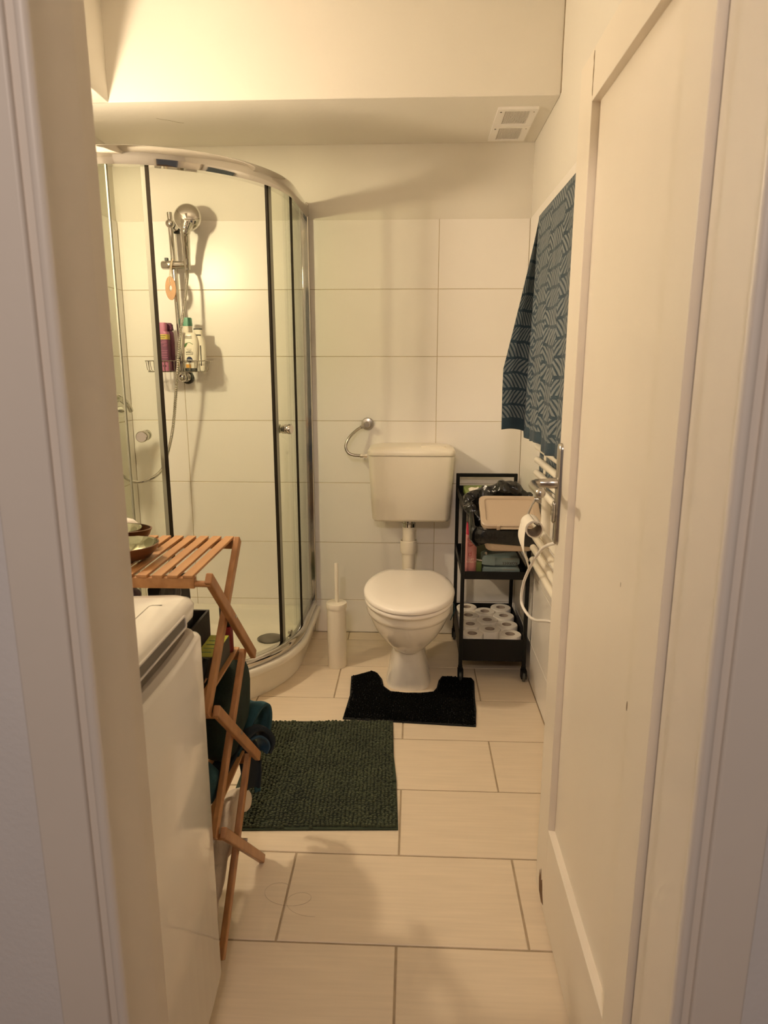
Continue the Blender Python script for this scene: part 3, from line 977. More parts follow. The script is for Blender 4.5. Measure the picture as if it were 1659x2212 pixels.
build('cap', MB().loft([squ(-0.985, 3.142, a, 0.015, z, e=3) for a, z in ((0.0195, 1.490), (0.0185, 1.496))]), 'rubber', i3, smooth=50)
gb = thing('mint_cap_bottle', (-1.03, 3.136, ZB), 'white bottle with mint green cap behind the ivory bottles', 'bottle', 'bottles in the wire basket')
build('bottle_body', MB().loft([squ(-1.030, 3.136, a, 0.017, z, e=3) for a, z in ((0.019, ZB), (0.021, 1.33), (0.0195, 1.508))]), 'bottle', gb, smooth=60)
build('cap', MB().loft([squ(-1.030, 3.136, a, 0.0185, z, e=3) for a, z in ((0.0205, 1.506), (0.0215, 1.508), (0.0205, 1.540), (0.017, 1.543))]), 'mint', gb, smooth=50)

# ================================================================== TOILET
TX = -0.012
tl = thing('toilet', (TX, 2.75, 0), 'white ceramic toilet with closed lid on a flared pedestal', 'toilet')


def tring(a, yf, yb, z, n=48, ef=2.0, eb=3.0):
    ym = yf + (yb - yf) * 0.45
    out = []
    for k in range(n):
        t = 2 * PI * k / n
        c, s = math.cos(t), math.sin(t)
        e = ef if s < 0 else eb
        x = a * math.copysign(abs(c) ** (2 / e), c)
        yy = math.copysign(abs(s) ** (2 / e), s)
        out.append((TX + x, ym + (yy * (ym - yf) if s < 0 else yy * (yb - ym)), z))
    return out


ped = MB().loft([tring(0.096, 2.612, 2.96, 0.0005, ef=3.4), tring(0.094, 2.610, 2.96, 0.012, ef=3.4), tring(0.082, 2.602, 2.945, 0.07, ef=3.2), tring(0.072, 2.592, 2.935, 0.13, ef=3.0), tring(0.066, 2.585, 2.93, 0.17, ef=2.8), tring(0.066, 2.580, 2.93, 0.192, ef=2.6), tring(0.075, 2.58, 2.93, 0.22)])
build('pedestal', ped, 'ceramic', tl, smooth=60)
bw = MB().loft([tring(0.050, 2.600, 2.92, 0.176), tring(0.070, 2.570, 2.93, 0.182), tring(0.088, 2.545, 2.935, 0.198), tring(0.108, 2.518, 2.94, 0.222), tring(0.128, 2.488, 2.94, 0.252), tring(0.146, 2.460, 2.94, 0.286), tring(0.158, 2.442, 2.94, 0.318), tring(0.166, 2.431, 2.94, 0.343), tring(0.167, 2.429, 2.94, 0.348), tring(0.173, 2.421, 2.94, 0.353), tring(0.176, 2.417, 2.94, 0.366), tring(0.177, 2.415, 2.94, 0.392), tring(0.170, 2.424, 2.93, 0.397)])
build('bowl', bw, 'ceramic', tl, smooth=50)
build('spigot', MB().tube([(TX - 0.004, 2.90, 0.33), (TX - 0.005, 3.02, 0.345), (TX - 0.006, 3.085, 0.352)], 0.040, 24), 'ceramic', tl)


def lring(s, z, back=0.255, front=0.272, a=0.187, n=64, ym=2.655):
    out = []
    for k in range(n):
        t = 2 * PI * k / n
        c, q = math.cos(t), math.sin(t)
        yy = ym + s * (front * q if q < 0 else min(0.30 * q, back))
        out.append((TX + a * s * c, yy, z))
    return out


build('seat', MB().loft([lring(0.955, 0.3985), lring(0.975, 0.401), lring(0.985, 0.409), lring(0.975, 0.4165), lring(0.93, 0.4185)]), 'seat', tl, smooth=50)
build('lid', MB().loft([lring(0.97, 0.4205), lring(0.992, 0.4225), lring(1.0, 0.430), lring(0.992, 0.437), lring(0.965, 0.4415), lring(0.85, 0.4445), lring(0.5, 0.447), lring(0.1, 0.448)]), 'seat', tl, smooth=50)
hg = MB()
hg.tube([(TX - 0.09, 2.905, 0.418), (TX + 0.09, 2.905, 0.418)], 0.011, 12)
build('hinge', hg, 'seat', tl)
cw = MB()
cw.tube(spline([(TX + 0.178, 2.60, 0.40), (TX + 0.1835, 2.61, 0.385), (TX + 0.186, 2.62, 0.36), (TX + 0.178, 2.60, 0.345), (TX + 0.168, 2.57, 0.335)], 5), 0.0018, 6)
build('rim_hook', cw, 'teal', tl)

# cistern
cs = thing('cistern', (-0.009, 3.14, 0.62), 'cream plastic wall cistern hung above the toilet', 'cistern')
CXc = -0.009


def cring(h, yf, z, r=0.03, yb=D - 0.001):
    return [(x, y, z) for x, y in rrect(CXc - h, CXc + h, yf, yb, r, 6)]


build('tank', MB().loft([cring(0.160, 3.085, 0.618), cring(0.174, 3.068, 0.622), cring(0.181, 3.060, 0.634), cring(0.1965, 3.05, 0.92), cring(0.1965, 3.05, 0.929)]), 'plastic', cs, smooth=50)
build('tank_lid', MB().loft([cring(0.1985, 3.047, 0.9305), cring(0.2005, 3.045, 0.934), cring(0.2005, 3.046, 0.949), cring(0.196, 3.05, 0.958), cring(0.182, 3.062, 0.9655), cring(0.15, 3.09, 0.9695), cring(0.09, 3.12, 0.971, 0.02)]), 'plastic', cs, smooth=60)
bt = MB()
ol = rrect(0.035, 0.148, 3.075, 3.17, 0.012, 4)
bt.loft([[(x, y, 0.962) for x, y in ol], [(x, y, 0.9735) for x, y in ol], [(0.09 + (x - 0.09) * 0.95, 3.12 + (y - 3.12) * 0.95, 0.9750) for x, y in ol]])
build('flush_button', bt, 'plastic', cs, smooth=40)
fp_ = thing('flush_pipe', (-0.019, 3.12, 0.35), 'cream flush pipe with collar between cistern and toilet', 'pipe')
pm = MB()
px_, py_ = -0.0185, 3.125
pm.lathe([(0.026, 0.345), (0.0295, 0.36), (0.031, 0.40), (0.031, 0.455), (0.0385, 0.458), (0.0405, 0.47), (0.0405, 0.512), (0.0405, 0.5175), (0.0385, 0.519), (0.037, 0.512), (0.0295, 0.505), (0.0295, 0.588)], (px_, py_, 0), 28)
build('pipe', pm, 'plastic', fp_, smooth=40)
build('nut', MB().lathe([(0.033, 0.586), (0.033, 0.603), (0.030, 0.605), (0.030, 0.6185)], (px_, py_, 0), 28), 'chrome', fp_)

# water supply
vl = thing('supply_valve', (-0.219, 3.21, 1.03), 'chrome angle valve with braided hose above the cistern', 'valve')
build('rosette', MB().lathe([(0.0, 0), (0.029, 0), (0.030, 0.004), (0.026, 0.012), (0.014, 0.015)], (-0.219, D, 1.060), 28, (0, -1, 0)), 'satin', vl)
vb = MB()
vb.lathe([(0.012, 0), (0.012, 0.03), (0.015, 0.032), (0.015, 0.048), (0.011, 0.052)], (-0.219, D - 0.012, 1.060), 20, (0, -1, 0))
vb.tube([(-0.219, 3.196, 1.060), (-0.236, 3.19, 1.054), (-0.248, 3.185, 1.048)], [0.0105, 0.010, 0.0095], 14)
build('valve_body', vb, 'satin', vl)
build('hose', MB().tube(spline([(-0.246, 3.186, 1.049), (-0.268, 3.17, 1.035), (-0.30, 3.15, 1.003), (-0.316, 3.14, 0.965), (-0.305, 3.135, 0.935), (-0.28, 3.133, 0.923), (-0.247, 3.132, 0.9205)], 8), 0.0068, 12), 'wire', vl)
build('nut', MB().lathe([(0.0085, 0), (0.0098, 0.002), (0.0098, 0.014), (0.0075, 0.015), (0.0075, 0.022), (0.0105, 0.023), (0.0105, 0.034)], (-0.249, 3.132, 0.9205), 6, (1, 0, 0)), 'chrome', vl, smooth=0)

# toilet brush
br = thing('toilet_brush', (-0.336, 2.843, 0), 'tall cream toilet brush holder beside the toilet', 'toilet brush')
build('holder', MB().lathe([(0.041, 0.0), (0.0425, 0.003), (0.0425, 0.278)], (-0.336, 2.843, 0), 40), 'plastic', br, smooth=40)
build('cover', MB().lathe([(0.0455, 0.2785), (0.0462, 0.281), (0.0462, 0.299), (0.0450, 0.3025), (0.0, 0.3045)], (-0.336, 2.843, 0), 40), 'plastic', br, smooth=40)
build('handle', MB().lathe([(0.0082, 0.303), (0.0082, 0.480), (0.0072, 0.484), (0.0, 0.4845)], (-0.334, 2.843, 0), 20), 'plastic', br, smooth=40)


# ================================================================== MATS
def inside(p, poly):
    x, y = p
    c = False
    j = len(poly) - 1
    for i in range(len(poly)):
        if (poly[i][1] > y) != (poly[j][1] > y) and x < (poly[j][0] - poly[i][0]) * (y - poly[i][1]) / (poly[j][1] - poly[i][1]) + poly[i][0]:
            c = not c
        j = i
    return c


def shrink(poly, d):
    out = []
    n = len(poly)
    for i in range(n):
        a, b, c = Vector(poly[i - 1]), Vector(poly[i]), Vector(poly[(i + 1) % n])
        d1, d2 = (b - a).normalized(), (c - b).normalized()
        n1, n2 = Vector((-d1.y, d1.x)), Vector((-d2.y, d2.x))
        out.append(tuple(b + (n1 + n2).normalized() * d))
    return out


def nub_mat(name, poly, m1, m2, pitch, r, h, label, seed, rot=0.0):
    rnd = random.Random(seed)
    root = thing(name, (sum(p[0] for p in poly) / len(poly), sum(p[1] for p in poly) / len(poly), 0), label, 'bath mat')
    build('backing', MB().prism(poly, 0.0008, 0.0055), m2, root, smooth=0)
    inner = shrink(poly, 0.008)
    mb = MB()
    x0, x1 = min(p[0] for p in poly), max(p[0] for p in poly)
    y0, y1 = min(p[1] for p in poly), max(p[1] for p in poly)
    ring = [(math.cos(2 * PI * k / 6), math.sin(2 * PI * k / 6)) for k in range(6)]
    cr_, sr_ = math.cos(rot), math.sin(rot)
    ny, nx = int((y1 - y0) / pitch[1]) + 8, int((x1 - x0) / pitch[0]) + 8
    for j in range(-4, ny):
        for i in range(-4, nx):
            u, v = i * pitch[0] + rnd.gauss(0, 0.0012), j * pitch[1] + rnd.gauss(0, 0.0005)
            x, y = x0 + u * cr_ - v * sr_, y0 + u * sr_ + v * cr_
            x += 0.003 * noise.noise((x * 12, y * 12, seed))
            y += 0.004 * noise.noise((x * 9, y * 9, seed + 5))
            if not inside((x, y), inner):
                continue
            hh = h * (0.78 + 0.3 * noise.noise((x * 16, y * 22, seed + 9)) + rnd.uniform(-0.12, 0.12))
            rr = r * rnd.uniform(0.88, 1.1)
            lx, ly = rnd.gauss(0, 0.0016), -0.0028 * abs(noise.noise((x * 7, y * 7, 2))) - 0.001 + rnd.gauss(0, 0.001)
            vv = [(x + a * rr * 0.9, y + b * rr * 0.50, 0.004) for a, b in ring]
            vv += [(x + lx * .5 + a * rr * 1.05, y + ly * .5 + b * rr * 0.61, 0.004 + hh * 0.55) for a, b in ring]
            vv += [(x + lx + a * rr * 0.6, y + ly + b * rr * 0.37, 0.004 + hh * 0.93) for a, b in ring]
            vv.append((x + lx, y + ly, 0.004 + hh))
            ff = [(a, (a + 1) % 6, (a + 1) % 6 + 6, a + 6) for a in range(6)]
            ff += [(a + 6, (a + 1) % 6 + 6, (a + 1) % 6 + 12, a + 12) for a in range(6)]
            ff += [(a + 12, (a + 1) % 6 + 12, 18) for a in range(6)]
            mb.add(vv, ff)
    p_ = build('pile', mb, m1, root, smooth=70)
    p_['kind'] = 'stuff'
    return root


nub_mat('bath_mat', [(-0.555, 1.716), (-0.034, 1.742), (-0.045, 1.98), (-0.058, 2.12), (-0.068, 2.355), (-0.575, 2.330)], 'greenmat', 'greenbase', (0.0118, 0.0093), 0.0062, 0.0140, 'green chenille bath mat in front of the shower', 3, 0.03)
nub_mat('pedestal_mat', [(-0.262, 2.366), (0.246, 2.332), (0.258, 2.45), (0.262, 2.56), (0.272, 2.70), (0.262, 2.735), (0.135, 2.745), (0.118, 2.70), (0.108, 2.635), (0.094, 2.602), (0.05, 2.589), (-0.02, 2.586), (-0.085, 2.597), (-0.116, 2.64), (-0.126, 2.705), (-0.15, 2.765), (-0.175, 2.785), (-0.215, 2.758), (-0.262, 2.725), (-0.256, 2.62), (-0.252, 2.55)], 'blackmat', 'blackbase', (0.0080, 0.0078), 0.0042, 0.010, 'black horseshoe shaped mat around the toilet pedestal', 8, -0.03)

# ================================================================== TROLLEY
tr = thing('trolley', (0.345, 2.96, 0), 'black metal three-tier trolley on castors beside the toilet', 'trolley')
TX0, TX1, TY0, TY1 = 0.204, 0.492, 2.725, 3.185
W = 0.016
for (x, y, zt) in ((TX0, TY0, 0.775), (TX1 - W, TY0, 0.775), (TX0, TY1 - W, 0.834), (TX1 - W, TY1 - W, 0.834)):
    build('post', MB().box(x, x + W, y, y + W, 0.062, zt), 'black', tr, bev=0.002)
    c_ = MB()
    c_.tube([(x + W / 2, y + W / 2, 0.064), (x + W / 2, y + W / 2, 0.045)], 0.010, 12)
    c_.box(x - 0.004, x + 0.002, y - 0.018, y + 0.014, 0.016, 0.05)
    c_.box(x + 0.014, x + 0.020, y - 0.018, y + 0.014, 0.016, 0.05)
    c_.box(x - 0.004, x + 0.020, y - 0.016, y + 0.014, 0.046, 0.052)
    k_ = build('castor', c_, 'black', tr, smooth=0)
    wm = MB().lathe([(0.0, 0), (0.020, 0), (0.022, 0.003), (0.022, 0.009), (0.020, 0.012), (0.0, 0.012)], (x + 0.002, y - 0.004, 0.0225), 24, (1, 0, 0))
    build('wheel', wm, 'rubber', k_, smooth=40)
build('handle_bar', MB().box(TX0 + W, TX1 - W, TY1 - W, TY1, 0.818, 0.834), 'black', tr, bev=0.002)
for (z0, z1, nm) in ((0.742, 0.775, 'top'), (0.456, 0.490, 'mid'), (0.088, 0.187, 'low')):
    t = MB()
    x0, x1, y0, y1 = TX0 + 0.004, TX1 - 0.004, TY0 + 0.004, TY1 - 0.004
    g = 0.003
    t.box(x0, x1, y0, y1, z0, z0 + g)
    t.box(x0, x1, y0, y0 + g, z0 + g, z1)
    t.box(x0, x1, y1 - g, y1, z0 + g, z1)
    t.box(x0, x0 + g, y0 + g, y1 - g, z0 + g, z1)
    t.box(x1 - g, x1, y0 + g, y1 - g, z0 + g, z1)
    build('tray', t, 'black', tr, smooth=0)

# toilet rolls standing in the bottom tray
proto = None
cols = (('left', 0.2655, (2.792, 2.902, 3.012, 3.122)), ('middle', 0.3475, (2.847, 2.957, 3.067)), ('right', 0.4295, (2.792, 2.902, 3.012, 3.122)))
ordn4 = ('at the front', 'second from the front', 'third from the front', 'at the back')
ordn3 = ('at the front', 'second from the front', 'at the back')
ZR = 0.0912
for nm, x, ys in cols:
    for k, y in enumerate(ys):
        lab = 'white toilet roll in the bottom tray, %s column, %s' % (nm, (ordn4 if len(ys) == 4 else ordn3)[k])
        if proto is None:
            proto = thing('toilet_roll', (x, y, ZR), lab, 'toilet roll', 'toilet rolls in the trolley')
            prm = MB().lathe([(0.0215, 0.0), (0.0465, 0.0), (0.0485, 0.003), (0.0487, 0.094), (0.0465, 0.0975), (0.0215, 0.0975)], (x, y, ZR), 36, caps=False)
            prm_o = build('paper', prm, 'paper', proto, smooth=40)
            core = MB().lathe([(0.0215, 0.0975), (0.0205, 0.097), (0.0205, 0.0005), (0.0215, 0.0)], (x, y, ZR), 24, caps=False)
            core.lathe([(0.0, 0.0), (0.0205, 0.0)], (x, y, ZR + 0.03), 24, caps=False)
            core_o = build('core', core, 'card', proto, smooth=40)
        else:
            r_ = proto.copy()
            C.objects.link(r_)
            r_.location = (x, y, ZR)
            r_['label'] = lab
            WORLD[r_.name] = Vector((x, y, ZR))
            for ch_ in (prm_o, core_o):
                c2_ = ch_.copy()
                C.objects.link(c2_)
                c2_.parent = r_

# things in the middle tray
ZM = 0.4595
can = thing('air_freshener_can', (0.245, 2.765, ZM), 'pink spray can with cerise cap standing in the middle tray', 'spray can')
cx_, cyc, cr_r = 0.246, 2.772, 0.0255
build('can_body', MB().lathe([(0.0, 0), (0.0235, 0.0), (0.0255, 0.003), (0.0255, 0.168), (0.0235, 0.178), (0.021, 0.183)], (cx_, cyc, ZM), 32), 'pinkcan', can, smooth=40)
build('cap', MB().lathe([(0.0215, 0.182), (0.0215, 0.215), (0.0195, 0.232), (0.0, 0.234)], (cx_, cyc, ZM), 32), 'cerise', can, smooth=40)
text_part('LUFT', 0.0125, (cx_ + 0.000, 0, ZM + 0.077), 'pinkink', can, bend=(cx_, cyc, cr_r + 0.0003))
text_part('ERFRISCHER', 0.0105, (cx_ + 0.007, 0, ZM + 0.066), 'pinkink', can, bend=(cx_, cyc, cr_r + 0.0003))
lg = MB()
for (a0, a1, z0, z1) in ((-0.42, 0.02, 0.092, 0.0935), (-0.42, 0.02, 0.104, 0.1055), (-0.42, -0.36, 0.092, 0.105), (-0.04, 0.02, 0.092, 0.112)):
    R_ = cr_r + 0.0004
    lg.loft([[(cx_ + R_ * math.sin(a), cyc - R_ * math.cos(a), ZM + z) for a in np.linspace(a0, a1, 5)] for z in (z0, z1)], False, False, False)
build('logo', lg, 'redink', can, smooth=0)
fl_ = MB()
for (a, z, s) in ((-0.25, 0.165, 0.010), (0.05, 0.158, 0.009), (-0.1, 0.145, 0.011), (-0.3, 0.138, 0.006), (-0.2, 0.012, 0.009)):
    R_ = cr_r + 0.0003
    ring_ = [(cx_ + R_ * math.sin(a + s / R_ * math.cos(t)), cyc - R_ * math.cos(a + s / R_ * math.cos(t)), ZM + z + s * 0.7 * math.sin(t)) for t in np.linspace(0, 2 * PI, 17)]
    fl_.tube(ring_, 0.0007, 4)
build('flower_print', fl_, 'redink', can)

for k, (z, dx, lab) in enumerate(((ZM, 0.0, 'pale blue tissue pack lying in the middle tray, lower one of two'), (ZM + 0.047, -0.002, 'pale blue tissue pack lying in the middle tray, upper one of two'))):
    tp = thing('tissue_pack', (0.375, 2.80, z), lab, 'tissue pack', 'tissue packs in the middle tray')
    x0, x1 = 0.298 + dx, 0.452 + dx
    bm_ = MB()
    rings = []
    for (u, s) in ((0.0, 0.55), (0.03, 0.85), (0.1, 1.0), (0.5, 1.03), (0.9, 1.0), (0.97, 0.85), (1.0, 0.55)):
        x = x0 + (x1 - x0) * u
        rings.append([(x, 2.80 + yy, z + 0.0225 + (zz - 0.0225) * s) for yy, zz in rrect(-0.05, 0.05, 0.0005, 0.0445, 0.010, 3)])
    bm_.loft(rings)
    build('wrapper', bm_, 'tissue', tp, smooth=50)
    flp = MB()
    flp.loft([[(x0 - 0.004, 2.749, z + 0.010), (x0 + 0.050, 2.7465, z + 0.004), (x0 + 0.052, 2.7465, z + 0.042), (x0 - 0.002, 2.749, z + 0.040)], [(x0 - 0.004, 2.750, z + 0.010), (x0 + 0.050, 2.7480, z + 0.004), (x0 + 0.052, 2.7480, z + 0.042), (x0 - 0.002, 2.750, z + 0.040)]])
    build('flap', flp, 'tissue', tp, smooth=0)
    text_part('kokett', 0.024, (0.412 + dx, 2.7478, z + 0.014), 'ink', tp, flip=True)
    build('print_line', MB().box((0.405 + dx) - 0.025, (0.405 + dx) + 0.025, 2.7495 - 0.0004, 2.7495, (z + 0.034) - 0.0011, (z + 0.034) + 0.0011), 'greyink', tp, smooth=0)
bs = thing('soap_refill_bag', (0.285, 2.89, ZM), 'dark green refill pouch with pale lettering behind the pink can', 'pouch')
build('pouch', MB().loft([squ(0.29, 2.87, a, b, z, e=4) for a, b, z in ((0.05, 0.03, ZM), (0.055, 0.034, ZM + 0.04), (0.055, 0.03, ZM + 0.12), (0.05, 0.012, ZM + 0.17), (0.048, 0.004, ZM + 0.18))]), mat('olive pouch', (0.05, 0.055, 0.02), 0.35, bump=0.4, bscale=40), bs, smooth=60)
build('pink_patch', MB().sphere((0.293, 2.847, ZM + 0.155), 0.022, 14, (1.3, 0.12, 0.8)), 'plum', bs)
text_part('sti', 0.022, (0.300, 2.8415, ZM + 0.156), 'pinkink', bs)
cb = thing('charging_cable', (0.285, 2.80, ZM), 'white cable and plastic wrap lying between can and tissue packs', 'cable')
cbm = MB()
cbm.tube(spline([(0.275, 2.80, ZM + 0.062), (0.29, 2.775, ZM + 0.066), (0.305, 2.765, ZM + 0.072), (0.315, 2.79, ZM + 0.097), (0.30, 2.82, ZM + 0.07)], 6), 0.0034, 8)
build('cable', cbm, 'bottle', cb)
build('plug', MB().box(0.268, 0.296, 2.775, 2.81, ZM, ZM + 0.06), 'greenplas', cb, bev=0.006)
wp = thing('cotton_pad_tube', (0.222, 2.93, ZM), 'white cotton pad roll at the left side of the middle tray', 'cotton pads')
build('pads', MB().lathe([(0.0, 0), (0.02, 0), (0.022, 0.01), (0.022, 0.16), (0.018, 0.165), (0.0, 0.166)], (0.2405, 2.94, ZM), 24), 'bottle', wp)
build('tie', MB().lathe([(0.0225, 0.13), (0.0225, 0.15)], (0.2405, 2.94, ZM), 24, caps=False), 'card', wp)

# top tray: green box lid and papers under the bag
gx = thing('green_box', (0.36, 2.98, 0.7455), 'flat olive green box on the top tray behind the bin bag', 'box')
build('box', MB().box(0.235, 0.478, 2.80, 3.155, 0.7455, 0.782), 'greenplas', gx, bev=0.006)
pp = thing('paper_slip', (0.28, 3.08, 0.786), 'small white paper on the green box', 'paper')
build('sheet', MB().grid(lambda u, v: (0.252 + 0.045 * u, 2.99 + 0.06 * v, 0.7835 + 0.012 * u * v + 0.004 * math.sin(6 * u)), 6, 6), 'paper', pp, solid=0.0008)

# hanging bin on the front of the trolley, with its bag
bn = thing('waste_bin', (0.38, 2.62, 0.625), 'beige plastic bin with tilted lid hung on the front of the trolley', 'bin')


def bring(z_b, z_f, i, r=0.025):
    out = []
    for x, y in rrect(0.275 + i, 0.487 - i, 2.552 + i * 0.7, 2.715 - i * 0.3, r, 5):
        t = (y - 2.552) / 0.163
        out.append((x, y, z_f + (z_b - z_f) * t))
    return out


build('bin_body', MB().loft([bring(0.625, 0.625, 0.022), bring(0.632, 0.632, 0.014), bring(0.79, 0.705, 0.0), bring(0.792, 0.707, 0.006), bring(0.66, 0.65, 0.02)], True, True), 'bin', bn, smooth=50)
ldm = MB()
tilt = math.atan2(0.088, 0.155)
LC = Vector((0.381, 2.545, 0.722))


def lp(x, v, h):
    return (LC.x + x, LC.y + v * math.cos(tilt) - h * math.sin(tilt), LC.z + v * math.sin(tilt) + h * math.cos(tilt))


LW, LD = 0.117, 0.178
ringsL = []
for (i, h) in ((0.004, -0.006), (0.0, -0.002), (0.0, 0.012), (0.004, 0.016), (0.020, 0.016), (0.023, 0.0105), (0.030, 0.0100)):
    ringsL.append([lp(x, v, h) for x, v in rrect(-LW + i, LW - i, 0 + i, LD - i, 0.026 - i * 0.5, 6)])
ldm.loft(ringsL)
lid_o = build('bin_lid', ldm, 'bin', bn, smooth=35)
hb = MB()
hb.tube([lp(-0.045, -0.004, 0.004), lp(0.075, -0.004, 0.004)], 0.0042, 10)
build('hinge_bar', hb, 'bin', lid_o)
hn = MB()
hn.obox(lp(-0.052, 0.0, 0.006), (0.006, 0, 0), Vector((0, math.cos(tilt), math.sin(tilt))) * 0.006, Vector((0, -math.sin(tilt), math.cos(tilt))) * 0.010)
build('latch', hn, 'bin', lid_o, bev=0.001)
hk = MB()
hk.box(0.33, 0.43, 2.7155, 2.7225, 0.76, 0.783)
hk.box(0.33, 0.43, 2.7155, 2.745, 0.7785, 0.783)
build('hook', hk, 'bin', bn, smooth=0)

bg = thing('bin_bag', (0.36, 2.66, 0.66), 'crumpled black plastic bag folded over the bin rim', 'bag')
bagm = MB()


def crump(p, s, amp):
    q = Vector(p) * s
    return (noise.noise(q) + 0.5 * noise.noise(q * 2.3 + Vector((7, 1, 3)))) * amp


base = rrect(0.275, 0.487, 2.552, 2.715, 0.03, 12)
m_ = len(base)
bcx, bcy = 0.381, 2.633
rings = []
for j in range(9):
    t = j / 8
    ring_ = []
    for k, (x, y) in enumerate(base):
        fy = (y - 2.552) / 0.163
        left = max(0, min(1, (0.36 - x) / 0.085))
        zt = 0.712 + 0.088 * fy
        drop = 0.064 + 0.050 * left * fy + 0.016 * math.sin(k * 0.33) + 0.02 * noise.noise((x * 30, y * 30, 4))
        z = zt + 0.004 - drop * t + 0.03 * left * math.sin(PI * min(1, t * 1.6)) * fy
        bul = 0.006 + 0.005 * math.sin(PI * t) + left * (0.028 * math.sin(PI * (0.15 + 0.8 * t)) + 0.020) + crump((x, y, z), 42, 0.008)
        dx, dy = x - bcx, y - bcy
        dl = math.hypot(dx, dy)
        nx_, ny_ = dx / dl, dy / dl
        if ny_ > 0:
            ny_ *= 0.4
        if nx_ > 0:
            nx_ *= 0.3
        ring_.append((x + nx_ * bul, y + ny_ * bul * (0.35 if fy < 0.1 else 1), z))
    rings.append(ring_)
bagm.loft(rings, False, False)
# the gathered slack along the back edge and over the top tray
for (pts_, rads) in (
    ([(0.212, 2.70, 0.775), (0.235, 2.735, 0.800), (0.275, 2.75, 0.812), (0.33, 2.74, 0.828), (0.372, 2.73, 0.846), (0.41, 2.725, 0.838), (0.445, 2.725, 0.822), (0.487, 2.715, 0.812)], [0.012, 0.026, 0.025, 0.026, 0.036, 0.031, 0.020, 0.010]),
    ([(0.228, 2.695, 0.785), (0.242, 2.67, 0.765), (0.256, 2.652, 0.735), (0.268, 2.648, 0.70)], [0.018, 0.026, 0.026, 0.014]),
):
    sp_ = spline(pts_, 12)
    n_ = len(sp_)
    rr_ = [np.interp(i / (n_ - 1) * (len(rads) - 1), range(len(rads)), rads) for i in range(n_)]
    s0 = len(bagm.v)
    bagm.tube(sp_, [float(r) for r in rr_], 28)
    for i in range(s0, len(bagm.v)):
        p = Vector(bagm.v[i])
        q = noise.noise_vector(p * 26) * 0.012 + noise.noise_vector(p * 70) * 0.005
        bagm.v[i] = tuple(p + q)
build('film', bagm, 'bag', bg, smooth=28, solid=0.0006)

# ================================================================== RADIATOR SIDE
rd = thing('towel_radiator', (0.44, 2.05, 0.62), 'white tubular towel radiator on the right wall behind the door', 'radiator')
tz = [0.67 + 0.0443 * k for k in range(4)] + [0.934 + 0.0443 * k for k in range(5)] + [1.245 + 0.0443 * k for k in range(4)] + [1.51 + 0.0443 * k for k in range(3)] + [1.70, 1.744]
for z in tz:
    build('tube', MB().tube([(0.421, 1.772, z), (0.421, 1.778, z), (0.421, 2.302, z), (0.421, 2.310, z)], [0.0075, 0.0115, 0.0115, 0.0075], 16), 'rad', rd, smooth=60)
for y in (1.84, 2.245):
    build('upright', MB().tube([(0.448, y, 0.63), (0.448, y, 1.78)], 0.0165, 20), 'rad', rd)
for (y, z) in ((2.245, 0.86), (1.84, 0.86), (2.245, 1.6), (1.84, 1.6)):
    build('wall_mount', MB().box(0.462, XR + 0.001, y - 0.012, y + 0.012, z - 0.02, z + 0.02), 'rad', rd, bev=0.003)

# towel with the leaf pattern: front sheet along the radiator, far end turned into the room
tw = MB()
YT = 2.312
ztop, zbot = 1.795, 1.102


def tow_path(s, v):
    """s = metres along the towel width from the near edge, v = 0 bottom .. 1 top -> plan position"""
    Ls = 0.60
    yn = YT - Ls
    wob = 0.007 * math.sin(s * 31 + 0.6) * (1 - v) ** 0.7 + 0.005 * math.sin(s * 63 + 2) * (1 - v)
    if s <= Ls:
        return Vector((0.392 - wob - 0.012 * (1 - v), yn + s))
    f = s - Ls
    w = 0.088 * min(1.0, (1 - v) / 0.70) ** 1.1 + 0.001 - 0.004 * max(0, 0.2 - v) / 0.2
    bulge = 1.0
    q = f / 0.16
    return Vector((0.392 - 0.012 * (1 - v) - w * q - wob * (1 - q), YT - 0.016 * q * (1 - v) + 0.004 * math.sin(q * 7) * (1 - v)))


WT = 0.76


def tow_xyz(u, v):
    s = u * WT
    p = tow_path(s, v)
    z = zbot + (ztop - zbot) * v
    if s > 0.60:
        z += 0.020 * (1 - v)
    z += 0.006 * math.sin(s * 20) * (1 - v) - 0.012 * (1 - v) * (1 - min(1, s / 0.6))
    return (p.x, p.y, z)


tw.grid(tow_xyz, 110, 80, lambda u, v: (u * WT, v * (ztop - zbot)))
n0 = len(tw.v)
uv0 = list(tw.uv)
back = MB()


def tow_back(u, v):
    a = v
    y = YT - 0.6 + 0.6 * u
    if a < 0.12:
        t = a / 0.12 * PI
        return (0.414 - 0.022 * math.cos(t), y, ztop + 0.014 * math.sin(t))
    return (0.436 + 0.004 * math.sin(y * 40), y, ztop - (a - 0.12) / 0.88 * 0.85)


back.grid(tow_back, 40, 30, lambda u, v: (u * 0.6, 0.72 + v * 0.8))
tw.add(back.v, back.f)
tw.uv = uv0 + back.uv
o = build('bath_towel', tw, 'towel', None, smooth=80, solid=0.005)
tag(o, 'dark blue towel with leafy herringbone pattern hung over the radiator', 'towel')

